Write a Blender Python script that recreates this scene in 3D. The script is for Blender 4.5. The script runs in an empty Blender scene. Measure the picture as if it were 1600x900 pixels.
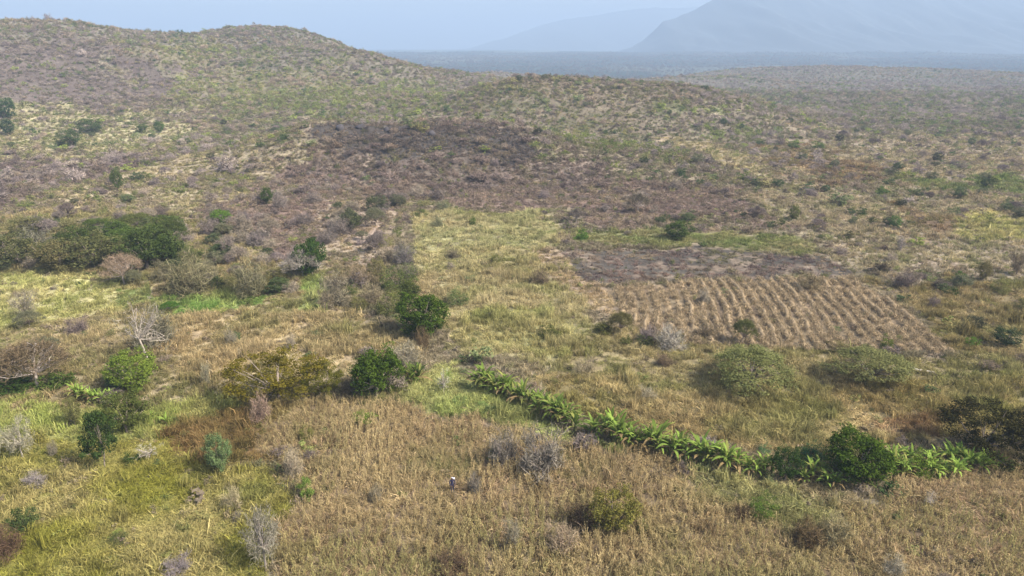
import bpy, math, random
import numpy as np
from mathutils import Vector, Euler

scene = bpy.context.scene
COL = scene.collection
R = math.radians

# ------------------------------------------------------------------ camera, sky, sun, exposure
CAM_H, PITCH, FPX = 40.0, R(18.8), 1100.0            # focal length in photograph pixels (1600 wide)
cd = bpy.data.cameras.new('camera')
cd.sensor_width = 36.0
cd.lens = 36.0 * FPX / 1600.0
cd.clip_start, cd.clip_end = 0.5, 120000.0
cam = bpy.data.objects.new('camera', cd)
cam.location = (0, 0, CAM_H)
cam.rotation_euler = (R(90) - PITCH, 0, 0)
COL.objects.link(cam)
scene.camera = cam

SUN_EL, SUN_AZ = R(44), R(112)                       # azimuth clockwise from +Y
world = bpy.data.worlds.new('World')
scene.world = world
world.use_nodes = True
wn = world.node_tree
sky = wn.nodes.new('ShaderNodeTexSky')
sky.sky_type = 'NISHITA'
sky.sun_disc = False
sky.sun_elevation = SUN_EL
sky.sun_rotation = SUN_AZ
sky.altitude = 800
sky.air_density = 1.0
sky.dust_density = 7.0
sky.ozone_density = 1.0
wn.links.new(sky.outputs[0], wn.nodes['Background'].inputs[0])
wn.nodes['Background'].inputs[1].default_value = 0.15

sl = bpy.data.lights.new('sun', 'SUN')
sl.energy = 4.1
sl.angle = R(0.6)
sl.color = (1.0, 0.965, 0.91)
sun = bpy.data.objects.new('sun', sl)
sd = Vector((math.sin(SUN_AZ) * math.cos(SUN_EL), math.cos(SUN_AZ) * math.cos(SUN_EL), math.sin(SUN_EL)))
sun.rotation_euler = (-sd).to_track_quat('-Z', 'Y').to_euler()
sun.location = (200, -80, 300)
COL.objects.link(sun)

scene.view_settings.view_transform = 'Standard'
scene.view_settings.look = 'None'
scene.view_settings.exposure = 1.33
scene.view_settings.gamma = 1.0
scene.view_settings.use_curve_mapping = False
scene.cycles.max_bounces = 5
scene.cycles.diffuse_bounces = 3
scene.cycles.transmission_bounces = 3
scene.cycles.volume_bounces = 1
scene.cycles.use_denoising = True

# ------------------------------------------------------------------ helpers
ALB = 0.80                                           # picture colour -> surface colour


def lin(c):
    c = np.asarray(c, float) / 255.0
    return np.where(c <= 0.04045, c / 12.92, ((c + 0.055) / 1.055) ** 2.4)


def alb(c):
    return lin(c) * ALB


_perm = np.random.RandomState(7).rand(256, 256)


def vnoise(x, y):
    xi, yi = np.floor(x).astype(int), np.floor(y).astype(int)
    fx, fy = x - xi, y - yi
    fx, fy = fx * fx * (3 - 2 * fx), fy * fy * (3 - 2 * fy)
    g = lambda a, b: _perm[a & 255, b & 255]
    return (g(xi, yi) * (1 - fx) + g(xi + 1, yi) * fx) * (1 - fy) + (g(xi, yi + 1) * (1 - fx) + g(xi + 1, yi + 1) * fx) * fy


def fbm(x, y, s, o=4, off=0.0):
    t, a, n = 0.0, 0.5, 0.0
    for k in range(o):
        t = t + a * vnoise(x / s + off + 17.3 * k, y / s + off * 1.7 + 9.1 * k)
        n += a
        a *= 0.5
        s *= 0.5
    return t / n                                      # 0..1


def sstep(a, b, t):
    u = np.clip((t - a) / (b - a), 0, 1)
    return u * u * (3 - 2 * u)


def ridge(x, y, pts, p=0.9):
    """pts: x, y, height, width in front, width behind; a hill along a polyline"""
    best = np.zeros_like(x)
    for a, b in zip(pts[:-1], pts[1:]):
        a, b = np.array(a, float), np.array(b, float)
        d = b[:2] - a[:2]
        t = np.clip(((x - a[0]) * d[0] + (y - a[1]) * d[1]) / (d @ d), 0, 1)
        px, py = a[0] + t * d[0], a[1] + t * d[1]
        h = a[2] + t * (b[2] - a[2])
        wf, wb = a[3] + t * (b[3] - a[3]), a[4] + t * (b[4] - a[4])
        front = sstep(-30, 30, y - py)
        w = wf * (1 - front) + wb * front
        q = np.minimum(np.hypot(x - px, y - py) / w, 1)
        best = np.maximum(best, h * (0.5 + 0.5 * np.cos(np.pi * q)) ** p)
    return best


LEFT = [(-900, 560, 58, 340, 300), (-395, 620, 60, 350, 300), (-262, 660, 50, 330, 260), (-223, 700, 55, 330, 230),
        (-149, 720, 25, 300, 200), (-77, 740, 3, 230, 160), (0, 770, 0, 150, 150)]
MID = [(-70, 440, 8, 110, 110), (-23, 430, 14, 100, 110), (21, 420, 24, 105, 130), (80, 415, 21, 100, 130),
       (106, 400, 12, 80, 120), (128, 385, 3, 60, 90)]
KNOLL = [(-98, 270, 3, 36, 50), (-84, 266, 10, 30, 36), (-68, 266, 14.6, 40, 38), (-46, 272, 12.4, 50, 42), (-24, 272, 15, 56, 44), (-4, 272, 12.6, 56, 44), (12, 268, 8.6, 56, 44),
         (32, 258, 5.5, 52, 56), (60, 246, 1.2, 44, 55)]


def H(x, y):
    x, y = np.broadcast_arrays(np.asarray(x, float), np.asarray(y, float))
    r = np.hypot(x, y)
    z = ridge(x, y, LEFT) * (1 - .44 * np.exp(-((x + 88) / 85) ** 2) * sstep(540, 680, y))
    z = z + (fbm(x, y, 110, 4, 3.3) - 0.5) * 26 * sstep(4, 30, z)
    z = z + ridge(x, y, MID) + ridge(x, y, KNOLL, 0.62) * (0.85 + 0.3 * fbm(x, y, 25, 3, 1.2))
    z = z + (fbm(x, y, 60, 3, 5.5) - 0.5) * 2.2 * sstep(120, 260, r)
    z = z + (fbm(x, y, 260, 4, 8.1) - 0.5) * 24 * sstep(420, 900, r) * sstep(-40, 160, x) * (1 - .8 * sstep(1500, 2200, r))
    z = z + 17 * np.exp(-((x - 520) / 330) ** 2 - ((y - 1200) / 170) ** 2) + 16 * np.exp(-((x + 25) / 75) ** 2 - ((y - 1010) / 110) ** 2)
    z = z + 10 * np.exp(-((x - 260) / 160) ** 2 - ((y - 900) / 120) ** 2)
    z = z + (fbm(x, y, 9, 3, 2.2) - 0.5) * 0.5
    z = z - (26 + 8 * fbm(x, y, 900, 3, 4.0)) * sstep(820 + 380 * sstep(100, 500, x), 1400 + 400 * sstep(100, 500, x), r)
    z = z + 48 * sstep(1700, 4800, r) + ((fbm(x, y, 150, 3, 71.) - .5) * 14 + (fbm(x, y, 900, 3, 75.) - .5) * 50 * sstep(2600, 4800, r)) * sstep(1500, 2600, r)
    return z


_c, _s = math.cos(PITCH), math.sin(PITCH)


def ray(px, py):
    xc, yc = (np.asarray(px, float) - 800) / FPX, (450 - np.asarray(py, float)) / FPX
    return xc, _c + yc * _s, -_s + yc * _c


_T = np.exp(np.linspace(math.log(25), math.log(6000), 900))


def ground(px, py):
    """the place on the terrain that a line of sight meets: real position in metres"""
    dx, dy, dz = ray(px, py)
    f = CAM_H + dz * _T - H(dx * _T, dy * _T)
    k = np.argmax(f < 0)
    if f[k] >= 0:
        k = len(_T) - 1
    a, b = _T[max(k - 1, 0)], _T[k]
    for _ in range(14):
        m = 0.5 * (a + b)
        if CAM_H + dz * m - float(H(dx * m, dy * m)) < 0:
            b = m
        else:
            a = m
    return float(dx * b), float(dy * b), b            # x, y, depth along the axis of view


def wpoly(pts):
    return np.array([ground(*p)[:2] for p in pts])


def inside(x, y, poly):
    r = np.zeros(x.shape, bool)
    n = len(poly)
    for i in range(n):
        x0, y0 = poly[i]
        x1, y1 = poly[(i + 1) % n]
        if y0 == y1:
            continue
        c = ((y0 > y) != (y1 > y)) & (x < (x1 - x0) * (y - y0) / (y1 - y0) + x0)
        r ^= c
    return r


def mesh_np(name, v, f, mats=(), var=None, vc=None, smooth=False, mi=None):
    """f: int array (n,3) or (n,4), or a list of such arrays"""
    fs = f if isinstance(f, (list, tuple)) else [f]
    fs = [np.asarray(a, np.int32) for a in fs if len(a)]
    me = bpy.data.meshes.new(name)
    v = np.asarray(v, np.float32)
    me.vertices.add(len(v))
    me.vertices.foreach_set('co', v.ravel())
    nl = sum(a.size for a in fs)
    nf = sum(len(a) for a in fs)
    me.loops.add(nl)
    me.polygons.add(nf)
    if nf:
        me.loops.foreach_set('vertex_index', np.concatenate([a.ravel() for a in fs]))
        tot = np.concatenate([np.full(len(a), a.shape[1], np.int32) for a in fs])
        me.polygons.foreach_set('loop_start', np.concatenate([[0], np.cumsum(tot)[:-1]]).astype(np.int32))
        if mi is not None:
            me.polygons.foreach_set('material_index', np.asarray(mi, np.int32))
        if smooth:
            me.polygons.foreach_set('use_smooth', np.ones(nf, bool))
    for m in mats:
        me.materials.append(m)
    me.update(calc_edges=True)
    if var is not None:
        a = me.attributes.new('var', 'FLOAT', 'POINT')
        a.data.foreach_set('value', np.asarray(var, np.float32))
    if vc is not None:
        a = me.attributes.new('zone', 'FLOAT_COLOR', 'POINT')
        a.data.foreach_set('color', np.concatenate([vc, np.ones((len(vc), 1))], 1).astype(np.float32).ravel())
    return me


def link(name, me, parent=None, **props):
    o = bpy.data.objects.new(name, me)
    COL.objects.link(o)
    if parent is not None:
        o.parent = parent
    for k, v in props.items():
        o[k] = v
    return o


# ------------------------------------------------------------------ materials
def new_mat(name):
    m = bpy.data.materials.new(name)
    m.use_nodes = True
    nt = m.node_tree
    nt.nodes.clear()
    return m, nt, nt.nodes, nt.links


def leaf_mat(name, source, trans=0.3, spread=0.5):
    """source 'object': colour of the plant; 'instance': colour of the tuft; times the leaf's own variation"""
    m, nt, N, L = new_mat(name)
    out = N.new('ShaderNodeOutputMaterial')
    if source == 'object':
        src = N.new('ShaderNodeObjectInfo')
        col = src.outputs['Color']
    else:
        src = N.new('ShaderNodeAttribute')
        src.attribute_type = 'INSTANCER'
        src.attribute_name = 'tint'
        col = src.outputs['Color']
    va = N.new('ShaderNodeAttribute')
    va.attribute_name = 'var'
    mr = N.new('ShaderNodeMapRange')
    mr.inputs['To Min'].default_value = 1 - spread
    mr.inputs['To Max'].default_value = 1 + spread
    L.new(va.outputs['Fac'], mr.inputs['Value'])
    hs = N.new('ShaderNodeHueSaturation')
    mh = N.new('ShaderNodeMapRange')
    mh.inputs['To Min'].default_value = 0.512
    mh.inputs['To Max'].default_value = 0.494
    L.new(va.outputs['Fac'], mh.inputs['Value'])
    L.new(mh.outputs[0], hs.inputs['Hue'])
    L.new(mr.outputs[0], hs.inputs['Value'])
    L.new(col, hs.inputs['Color'])
    d = N.new('ShaderNodeBsdfDiffuse')
    t = N.new('ShaderNodeBsdfTranslucent')
    L.new(hs.outputs[0], d.inputs[0])
    L.new(hs.outputs[0], t.inputs[0])
    mx = N.new('ShaderNodeMixShader')
    mx.inputs[0].default_value = trans
    L.new(d.outputs[0], mx.inputs[1])
    L.new(t.outputs[0], mx.inputs[2])
    L.new(mx.outputs[0], out.inputs[0])
    return m


def bark_mat():
    m, nt, N, L = new_mat('bark')
    out = N.new('ShaderNodeOutputMaterial')
    oi = N.new('ShaderNodeObjectInfo')
    no = N.new('ShaderNodeTexNoise')
    no.inputs['Scale'].default_value = 9
    no.inputs['Detail'].default_value = 5
    tc = N.new('ShaderNodeTexCoord')
    L.new(tc.outputs['Object'], no.inputs[0])
    mr = N.new('ShaderNodeMapRange')
    mr.inputs['From Min'].default_value = 0.3
    mr.inputs['From Max'].default_value = 0.7
    mr.inputs['To Min'].default_value = 0.65
    mr.inputs['To Max'].default_value = 1.3
    L.new(no.outputs[0], mr.inputs[0])
    hs = N.new('ShaderNodeHueSaturation')
    L.new(oi.outputs['Color'], hs.inputs['Color'])
    L.new(mr.outputs[0], hs.inputs['Value'])
    b = N.new('ShaderNodeBsdfPrincipled')
    b.inputs['Roughness'].default_value = 0.9
    b.inputs['Specular IOR Level'].default_value = 0.2
    L.new(hs.outputs[0], b.inputs['Base Color'])
    L.new(b.outputs[0], out.inputs[0])
    return m


def plain_mat(name, rgb, scale=6.0, amount=0.3):
    m, nt, N, L = new_mat(name)
    out = N.new('ShaderNodeOutputMaterial')
    b = N.new('ShaderNodeBsdfPrincipled')
    b.inputs['Roughness'].default_value = 0.85
    no = N.new('ShaderNodeTexNoise')
    no.inputs['Scale'].default_value = scale
    hs = N.new('ShaderNodeHueSaturation')
    hs.inputs['Color'].default_value = (*rgb, 1)
    mr = N.new('ShaderNodeMapRange')
    mr.inputs['To Min'].default_value = 1 - amount
    mr.inputs['To Max'].default_value = 1 + amount
    L.new(no.outputs[0], mr.inputs[0])
    L.new(mr.outputs[0], hs.inputs['Value'])
    L.new(hs.outputs[0], b.inputs['Base Color'])
    L.new(b.outputs[0], out.inputs[0])
    return m


M_LEAF = leaf_mat('leaves', 'object', 0.25, 0.33)
M_TWIG = leaf_mat('twigs', 'object', 0.0, 0.4)
M_LEAF_I = leaf_mat('scrub_leaves', 'instance', 0.25, 0.22)
M_GRASS = leaf_mat('grass_blades', 'instance', 0.3, 0.55)
M_BARK = bark_mat()


def terrain_mat():
    m, nt, N, L = new_mat('dry_earth')
    out = N.new('ShaderNodeOutputMaterial')
    at = N.new('ShaderNodeAttribute')
    at.attribute_name = 'zone'
    geo = N.new('ShaderNodeNewGeometry')
    val = None
    for sc, lo, hi in ((0.9, 0.62, 1.38), (0.16, 0.72, 1.28), (0.035, 0.85, 1.15)):
        no = N.new('ShaderNodeTexNoise')
        no.inputs['Scale'].default_value = sc
        no.inputs['Detail'].default_value = 5
        no.inputs['Roughness'].default_value = 0.65
        L.new(geo.outputs['Position'], no.inputs['Vector'])
        mr = N.new('ShaderNodeMapRange')
        mr.inputs['From Min'].default_value = 0.3
        mr.inputs['From Max'].default_value = 0.7
        mr.inputs['To Min'].default_value = lo
        mr.inputs['To Max'].default_value = hi
        L.new(no.outputs[0], mr.inputs[0])
        if val is None:
            val = mr.outputs[0]
        else:
            mu = N.new('ShaderNodeMath')
            mu.operation = 'MULTIPLY'
            L.new(val, mu.inputs[0])
            L.new(mr.outputs[0], mu.inputs[1])
            val = mu.outputs[0]
    n2 = N.new('ShaderNodeTexNoise')
    n2.inputs['Scale'].default_value = 0.08
    n2.inputs['Detail'].default_value = 6
    L.new(geo.outputs['Position'], n2.inputs['Vector'])
    mh = N.new('ShaderNodeMapRange')
    mh.inputs['From Min'].default_value = 0.3
    mh.inputs['From Max'].default_value = 0.7
    mh.inputs['To Min'].default_value = 0.49
    mh.inputs['To Max'].default_value = 0.515
    L.new(n2.outputs[0], mh.inputs[0])
    hs = N.new('ShaderNodeHueSaturation')
    L.new(at.outputs['Color'], hs.inputs['Color'])
    L.new(mh.outputs[0], hs.inputs['Hue'])
    L.new(val, hs.inputs['Value'])
    bp = N.new('ShaderNodeBump')
    bp.inputs['Strength'].default_value = 0.6
    bp.inputs['Distance'].default_value = 0.5
    n3 = N.new('ShaderNodeTexNoise')
    n3.inputs['Scale'].default_value = 1.3
    n3.inputs['Detail'].default_value = 6
    L.new(geo.outputs['Position'], n3.inputs['Vector'])
    L.new(n3.outputs[0], bp.inputs['Height'])
    d = N.new('ShaderNodeBsdfDiffuse')
    d.inputs['Roughness'].default_value = 0.6
    L.new(hs.outputs[0], d.inputs[0])
    L.new(bp.outputs[0], d.inputs['Normal'])
    L.new(d.outputs[0], out.inputs[0])
    return m


M_TERRAIN = terrain_mat()

# ------------------------------------------------------------------ ground cover zones
# outline (lines of sight traced to the ground), soil colour, two grass colours, grass height, tufts per m2, grey shrubs and green shrubs per 100 m2
ZONES = [
    # --- slopes
    ('left_grey_slope', [(-200, 60), (0, 60), (190, 75), (260, 120), (330, 150), (200, 180), (60, 170), (-200, 170)], (128, 112, 102), (150, 135, 112), (120, 110, 95), .5, .10, 5.0, 1.2),
    ('green_slope', [(230, 60), (330, 70), (420, 90), (520, 120), (660, 130), (760, 150), (620, 178), (480, 180), (330, 190), (270, 150)], (150, 138, 105), (150, 145, 95), (165, 150, 105), .5, .12, 2.2, 5.5),
    ('left_pasture', [(-300, 190), (0, 180), (110, 165), (240, 188), (330, 200), (300, 225), (130, 240), (0, 250), (-300, 260)], (170, 156, 116), (180, 166, 122), (152, 150, 96), .5, .4, 1.0, 1.0),
    ('left_burnt', [(-200, 255), (0, 255), (130, 248), (220, 240), (260, 238), (190, 262), (120, 285), (40, 310), (0, 330), (-200, 340)], (118, 98, 92), (130, 108, 98), (105, 90, 88), .4, .1, 4.5, .4),
    ('tan_shoulder', [(60, 310), (140, 275), (260, 240), (400, 235), (470, 250), (420, 300), (300, 320), (160, 330)], (166, 148, 116), (176, 160, 120), (154, 144, 100), .5, .3, 1.8, .9),
    ('green_behind_knoll', [(430, 205), (500, 178), (640, 172), (760, 172), (900, 190), (1000, 215), (1020, 240), (940, 235), (840, 205), (700, 186), (560, 190), (480, 215)], (142, 134, 100), (146, 144, 92), (160, 148, 104), .5, .15, 1.6, 5.0),
    ('lilac_scrub', [(330, 320), (480, 235), (520, 270), (700, 305), (1000, 290), (1150, 290), (1230, 345), (880, 345), (660, 325), (590, 400), (420, 400), (330, 380)], (152, 126, 110), (160, 136, 114), (140, 118, 108), .4, .15, 5.0, .5),
    ('pink_soil', [(520, 315), (650, 318), (640, 345), (600, 380), (580, 400), (440, 400), (500, 360)], (168, 146, 122), (168, 146, 114), (160, 140, 105), .4, .12, 2.5, .2),
    ('burnt_knoll', [(492, 212), (540, 202), (620, 208), (720, 200), (830, 218), (930, 252), (990, 292), (900, 300), (700, 305), (560, 292), (480, 250)], (122, 104, 92), (138, 118, 102), (112, 96, 86), .4, .2, 5.0, .5),
    ('charcoal_crown', [(488, 206), (540, 194), (640, 192), (730, 194), (800, 206), (860, 232), (800, 246), (720, 238), (640, 248), (560, 244), (510, 232)], (86, 78, 72), (104, 92, 84), (84, 76, 70), .35, .08, 3.6, .15),
    ('mid_ridge_tan', [(740, 165), (860, 140), (960, 150), (1010, 170), (960, 185), (800, 190)], (160, 142, 114), (172, 154, 120), (150, 138, 100), .5, .2, 2.5, 3.0),
    ('mid_ridge_lime', [(1040, 150), (1130, 165), (1175, 190), (1100, 195), (1050, 180)], (150, 145, 100), (150, 155, 85), (165, 155, 100), .5, .3, .6, 6),
    ('tan_meadow', [(1045, 220), (1130, 225), (1190, 250), (1210, 300), (1160, 275), (1080, 240)], (178, 158, 122), (188, 168, 126), (168, 156, 108), .6, .4, .6, .5),
    # --- right plain
    ('right_savanna', [(1190, 215), (1330, 205), (1800, 215), (2000, 440), (1800, 470), (1430, 430), (1290, 395), (1230, 340), (1200, 270)], (168, 148, 120), (184, 164, 130), (158, 146, 110), .6, .45, 1.2, .8),
    ('right_brown', [(1200, 228), (1320, 235), (1400, 275), (1360, 290), (1260, 285), (1200, 250)], (138, 112, 84), (142, 116, 84), (125, 105, 75), .6, .4, 1.2, .3),
    ('right_green_strip', [(1390, 280), (1620, 282), (1800, 290), (1800, 312), (1600, 305), (1440, 300)], (120, 125, 78), (115, 130, 72), (140, 135, 85), .7, .5, .4, .8),
    ('right_yellow', [(1430, 335), (1800, 330), (1800, 385), (1540, 380), (1460, 365)], (176, 164, 104), (184, 174, 106), (160, 158, 88), .7, .5, .4, .5),
    ('right_rough_brown', [(1400, 318), (1480, 335), (1460, 365), (1410, 355)], (142, 116, 88), (146, 120, 88), (130, 110, 80), .6, .4, .6, .2),
    # --- middle fields
    ('rough_left', [(-300, 330), (300, 330), (440, 400), (520, 500), (640, 520), (650, 640), (200, 640), (-300, 640)], (150, 132, 98), (160, 142, 102), (140, 134, 85), .6, .7, .8, .4),
    ('left_pale', [(-200, 435), (60, 430), (170, 440), (230, 462), (170, 495), (60, 505), (-200, 520)], (186, 176, 118), (196, 184, 122), (168, 168, 98), .6, .8, .3, .3),
    ('left_green_line', [(160, 458), (300, 455), (420, 470), (380, 480), (200, 474)], (130, 140, 78), (120, 150, 70), (150, 155, 90), .6, .9, .1, 1.0),
    ('green_nook', [(440, 470), (490, 430), (505, 450), (500, 490), (460, 500)], (140, 152, 84), (140, 160, 82), (160, 165, 95), .6, .9, .1, .2),
    ('left_tan_field', [(210, 490), (330, 480), (500, 490), (620, 515), (650, 560), (540, 568), (380, 585), (280, 590), (230, 540)], (174, 152, 112), (186, 164, 118), (160, 144, 100), .8, .9, .3, .2),
    ('central_field', [(652, 345), (720, 333), (850, 328), (876, 352), (872, 420), (930, 470), (930, 560), (850, 580), (720, 570), (690, 480), (655, 440)], (164, 150, 106), (184, 168, 122), (166, 158, 104), .7, 1.0, .15, .1),
    ('central_green_top', [(660, 345), (720, 335), (850, 330), (872, 355), (860, 380), (700, 392), (655, 385)], (158, 150, 104), (166, 162, 108), (182, 170, 122), .55, 1.0, .1, .2),
    ('central_green_low', [(740, 480), (900, 500), (910, 565), (740, 565), (700, 520)], (150, 144, 92), (166, 162, 98), (182, 170, 114), .8, .9, .2, .3),
    ('pink_border', [(850, 385), (885, 390), (900, 430), (950, 450), (985, 500), (940, 490), (890, 455), (850, 430)], (172, 148, 120), (182, 158, 122), (166, 146, 108), .4, .6, .3, .1),
    ('green_plot', [(888, 360), (1080, 358), (1240, 364), (1275, 392), (1080, 388), (895, 384)], (132, 126, 84), (124, 132, 78), (146, 136, 92), .5, .8, .15, .6),
    ('burnt_plot', [(884, 394), (1080, 390), (1290, 396), (1350, 428), (1230, 438), (1080, 436), (945, 446), (895, 428)], (112, 94, 88), (132, 110, 98), (104, 90, 86), .25, .3, .4, .05),
    ('ploughed', [(938, 452), (1080, 440), (1335, 436), (1420, 490), (1490, 552), (1240, 548), (1080, 540), (1000, 520)], (146, 124, 96), (178, 152, 118), (160, 136, 102), .5, 0.0, .2, .1),
    ('right_rough', [(1340, 430), (1460, 440), (1800, 470), (2000, 700), (1600, 650), (1500, 560), (1420, 490)], (150, 130, 92), (160, 140, 98), (138, 124, 78), .7, .9, .4, .3),
    ('below_plough', [(930, 500), (1010, 525), (1240, 550), (1500, 556), (1800, 580), (1800, 620), (1000, 610), (880, 590)], (158, 140, 98), (166, 150, 104), (136, 128, 80), .6, .8, .8, .5),
    ('olive_grassland', [(840, 600), (930, 585), (1100, 605), (1300, 590), (2000, 610), (2000, 720), (1560, 705), (1300, 695), (1160, 700), (1000, 670), (900, 640)], (142, 126, 84), (170, 148, 100), (146, 134, 80), .7, 1.1, .3, .5),
    ('russet_grass', [(1400, 640), (1500, 640), (1480, 690), (1390, 690), (1360, 665)], (136, 110, 78), (148, 116, 82), (130, 108, 72), .7, 1.1, 0, 0),
    ('bright_green', [(600, 605), (690, 578), (760, 596), (840, 640), (910, 680), (1010, 708), (1140, 745), (1280, 770), (1180, 765), (1060, 735), (940, 695), (800, 662), (640, 640)], (150, 152, 88), (158, 166, 92), (176, 172, 108), .7, 1.4, .1, .3),
    ('left_damp', [(-300, 625), (120, 630), (230, 640), (330, 628), (400, 640), (330, 665), (250, 690), (120, 690), (-300, 700)], (142, 142, 76), (150, 158, 80), (172, 168, 100), .7, 1.3, .2, .3),
    ('rust_patch', [(235, 690), (300, 660), (400, 640), (480, 650), (470, 700), (430, 730), (330, 725), (270, 720)], (132, 104, 66), (142, 110, 70), (126, 112, 64), .7, 1.3, .1, .1),
    ('yellow_meadow', [(-300, 690), (120, 680), (240, 695), (330, 722), (420, 738), (460, 790), (430, 830), (400, 1000), (-300, 1000)], (126, 122, 56), (140, 136, 56), (156, 146, 80), .52, 1.6, .2, .4),
    ('maize', [(410, 690), (480, 645), (560, 630), (640, 642), (800, 664), (940, 698), (1070, 738), (1180, 768), (1290, 790), (1400, 765), (2000, 740), (2000, 1100), (400, 1100), (440, 830), (470, 780), (430, 730)], (140, 118, 88), (176, 150, 114), (158, 138, 98), .42, .8, .4, .4),
    ('pale_strip', [(1090, 750), (1200, 768), (1300, 785), (1330, 820), (1240, 830), (1170, 790)], (172, 156, 112), (182, 166, 120), (160, 155, 100), .7, 1.2, .2, .1),
]
ZP = [wpoly(z[1]) for z in ZONES]
N_SLOPE = [z[0] for z in ZONES].index('right_green_strip')
ZI = {z[0]: i for i, z in enumerate(ZONES)}


def zone_of(x, y):
    r = np.hypot(x, y)
    w = r * 0.045
    jx = (fbm(x, y, 14, 3, 11.0) - 0.5) * w * 1.3 + (fbm(x, y, 3.5, 2, 12.0) - 0.5) * w * .5
    jy = (fbm(x, y, 14, 3, 21.0) - 0.5) * w * 2.6 + (fbm(x, y, 3.5, 2, 22.0) - 0.5) * w
    sharp = np.ones_like(x)
    idx = np.full(x.shape, -1)
    for i, p in enumerate(ZP):
        m = .8 if ZONES[i][0] == 'charcoal_crown' else 2.3 if ZONES[i][0] == 'burnt_knoll' else 2.4 if i < N_SLOPE else 1.6 if ZONES[i][0] == 'maize' else 0.25 if ZONES[i][0] in ('ploughed',) else .8 if ZONES[i][0] in ('burnt_plot', 'green_plot', 'central_field', 'central_green_top') else 1.0
        lo, hi = p.min(0) - 30, p.max(0) + 30
        c = (x > lo[0]) & (x < hi[0]) & (y > lo[1]) & (y < hi[1])
        if c.any():
            s = inside(x[c] + jx[c] * m, y[c] + jy[c] * m, p)
            t = np.nonzero(c)[0][s]
            idx[t] = i
    return idx


def soil(c):
    c = np.asarray(c, float)
    c = c.mean() + (c - c.mean()) * 0.8
    return alb(c) * 0.78


SOIL = np.array([soil(z[2]) for z in ZONES])
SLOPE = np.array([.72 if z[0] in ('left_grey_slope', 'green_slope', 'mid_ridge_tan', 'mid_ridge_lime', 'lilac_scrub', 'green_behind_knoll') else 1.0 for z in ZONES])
DEF_SOIL = soil((156, 138, 110))
FAR_SOIL = soil((148, 138, 118))


def soil_colour(x, y):
    idx = zone_of(x, y)
    r = np.hypot(x, y)
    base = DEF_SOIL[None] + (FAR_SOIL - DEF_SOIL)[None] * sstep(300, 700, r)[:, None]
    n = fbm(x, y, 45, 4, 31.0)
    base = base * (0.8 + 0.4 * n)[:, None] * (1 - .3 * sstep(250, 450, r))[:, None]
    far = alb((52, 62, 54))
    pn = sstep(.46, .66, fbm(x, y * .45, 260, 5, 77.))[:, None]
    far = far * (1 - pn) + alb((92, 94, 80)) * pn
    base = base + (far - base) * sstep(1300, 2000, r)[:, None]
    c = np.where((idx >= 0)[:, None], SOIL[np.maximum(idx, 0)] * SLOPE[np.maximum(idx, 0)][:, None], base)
    b = idx == ZI['burnt_plot']
    k = sstep(.5, .68, fbm(x, y, 2.6, 3, 40.))[:, None]
    c = np.where(b[:, None], soil((94, 87, 78)) * (1 - k) + soil((144, 124, 104)) * k, c)
    b = idx == ZI['burnt_knoll']
    k = sstep(.4, .62, fbm(x, y, 16, 3, 44.))[:, None]
    c = np.where(b[:, None], soil((124, 108, 94)) * (1 - k) + soil((166, 142, 120)) * k, c)
    return c


# ------------------------------------------------------------------ terrain
def build_terrain():
    rr = np.concatenate([[0.5, 6, 14], np.exp(np.linspace(math.log(22), math.log(2600), 440)), np.exp(np.linspace(math.log(2620), math.log(6500), 170)), np.exp(np.linspace(math.log(6800), math.log(42000), 30))])
    aa = np.concatenate([np.radians(np.linspace(-180, -50, 40))[:-1], np.radians(np.linspace(-50, 50, 481)), np.radians(np.linspace(50, 180, 40))[1:-1]])
    A, Rr = np.meshgrid(aa, rr)
    x, y = Rr * np.sin(A), Rr * np.cos(A)
    z = H(x.ravel(), y.ravel())
    v = np.stack([x.ravel(), y.ravel(), z], 1)
    nr, na = A.shape
    i = np.arange(nr - 1)[:, None] * na
    j = np.arange(na)[None]
    j2 = (j + 1) % na
    f = np.stack([i + j, i + j2, i + na + j2, i + na + j], -1).reshape(-1, 4)[:, ::-1]
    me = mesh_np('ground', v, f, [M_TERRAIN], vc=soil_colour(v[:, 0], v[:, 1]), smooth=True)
    link('ground', me, kind='structure', label='dry grassy plain and scrub covered hills')


build_terrain()


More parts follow.
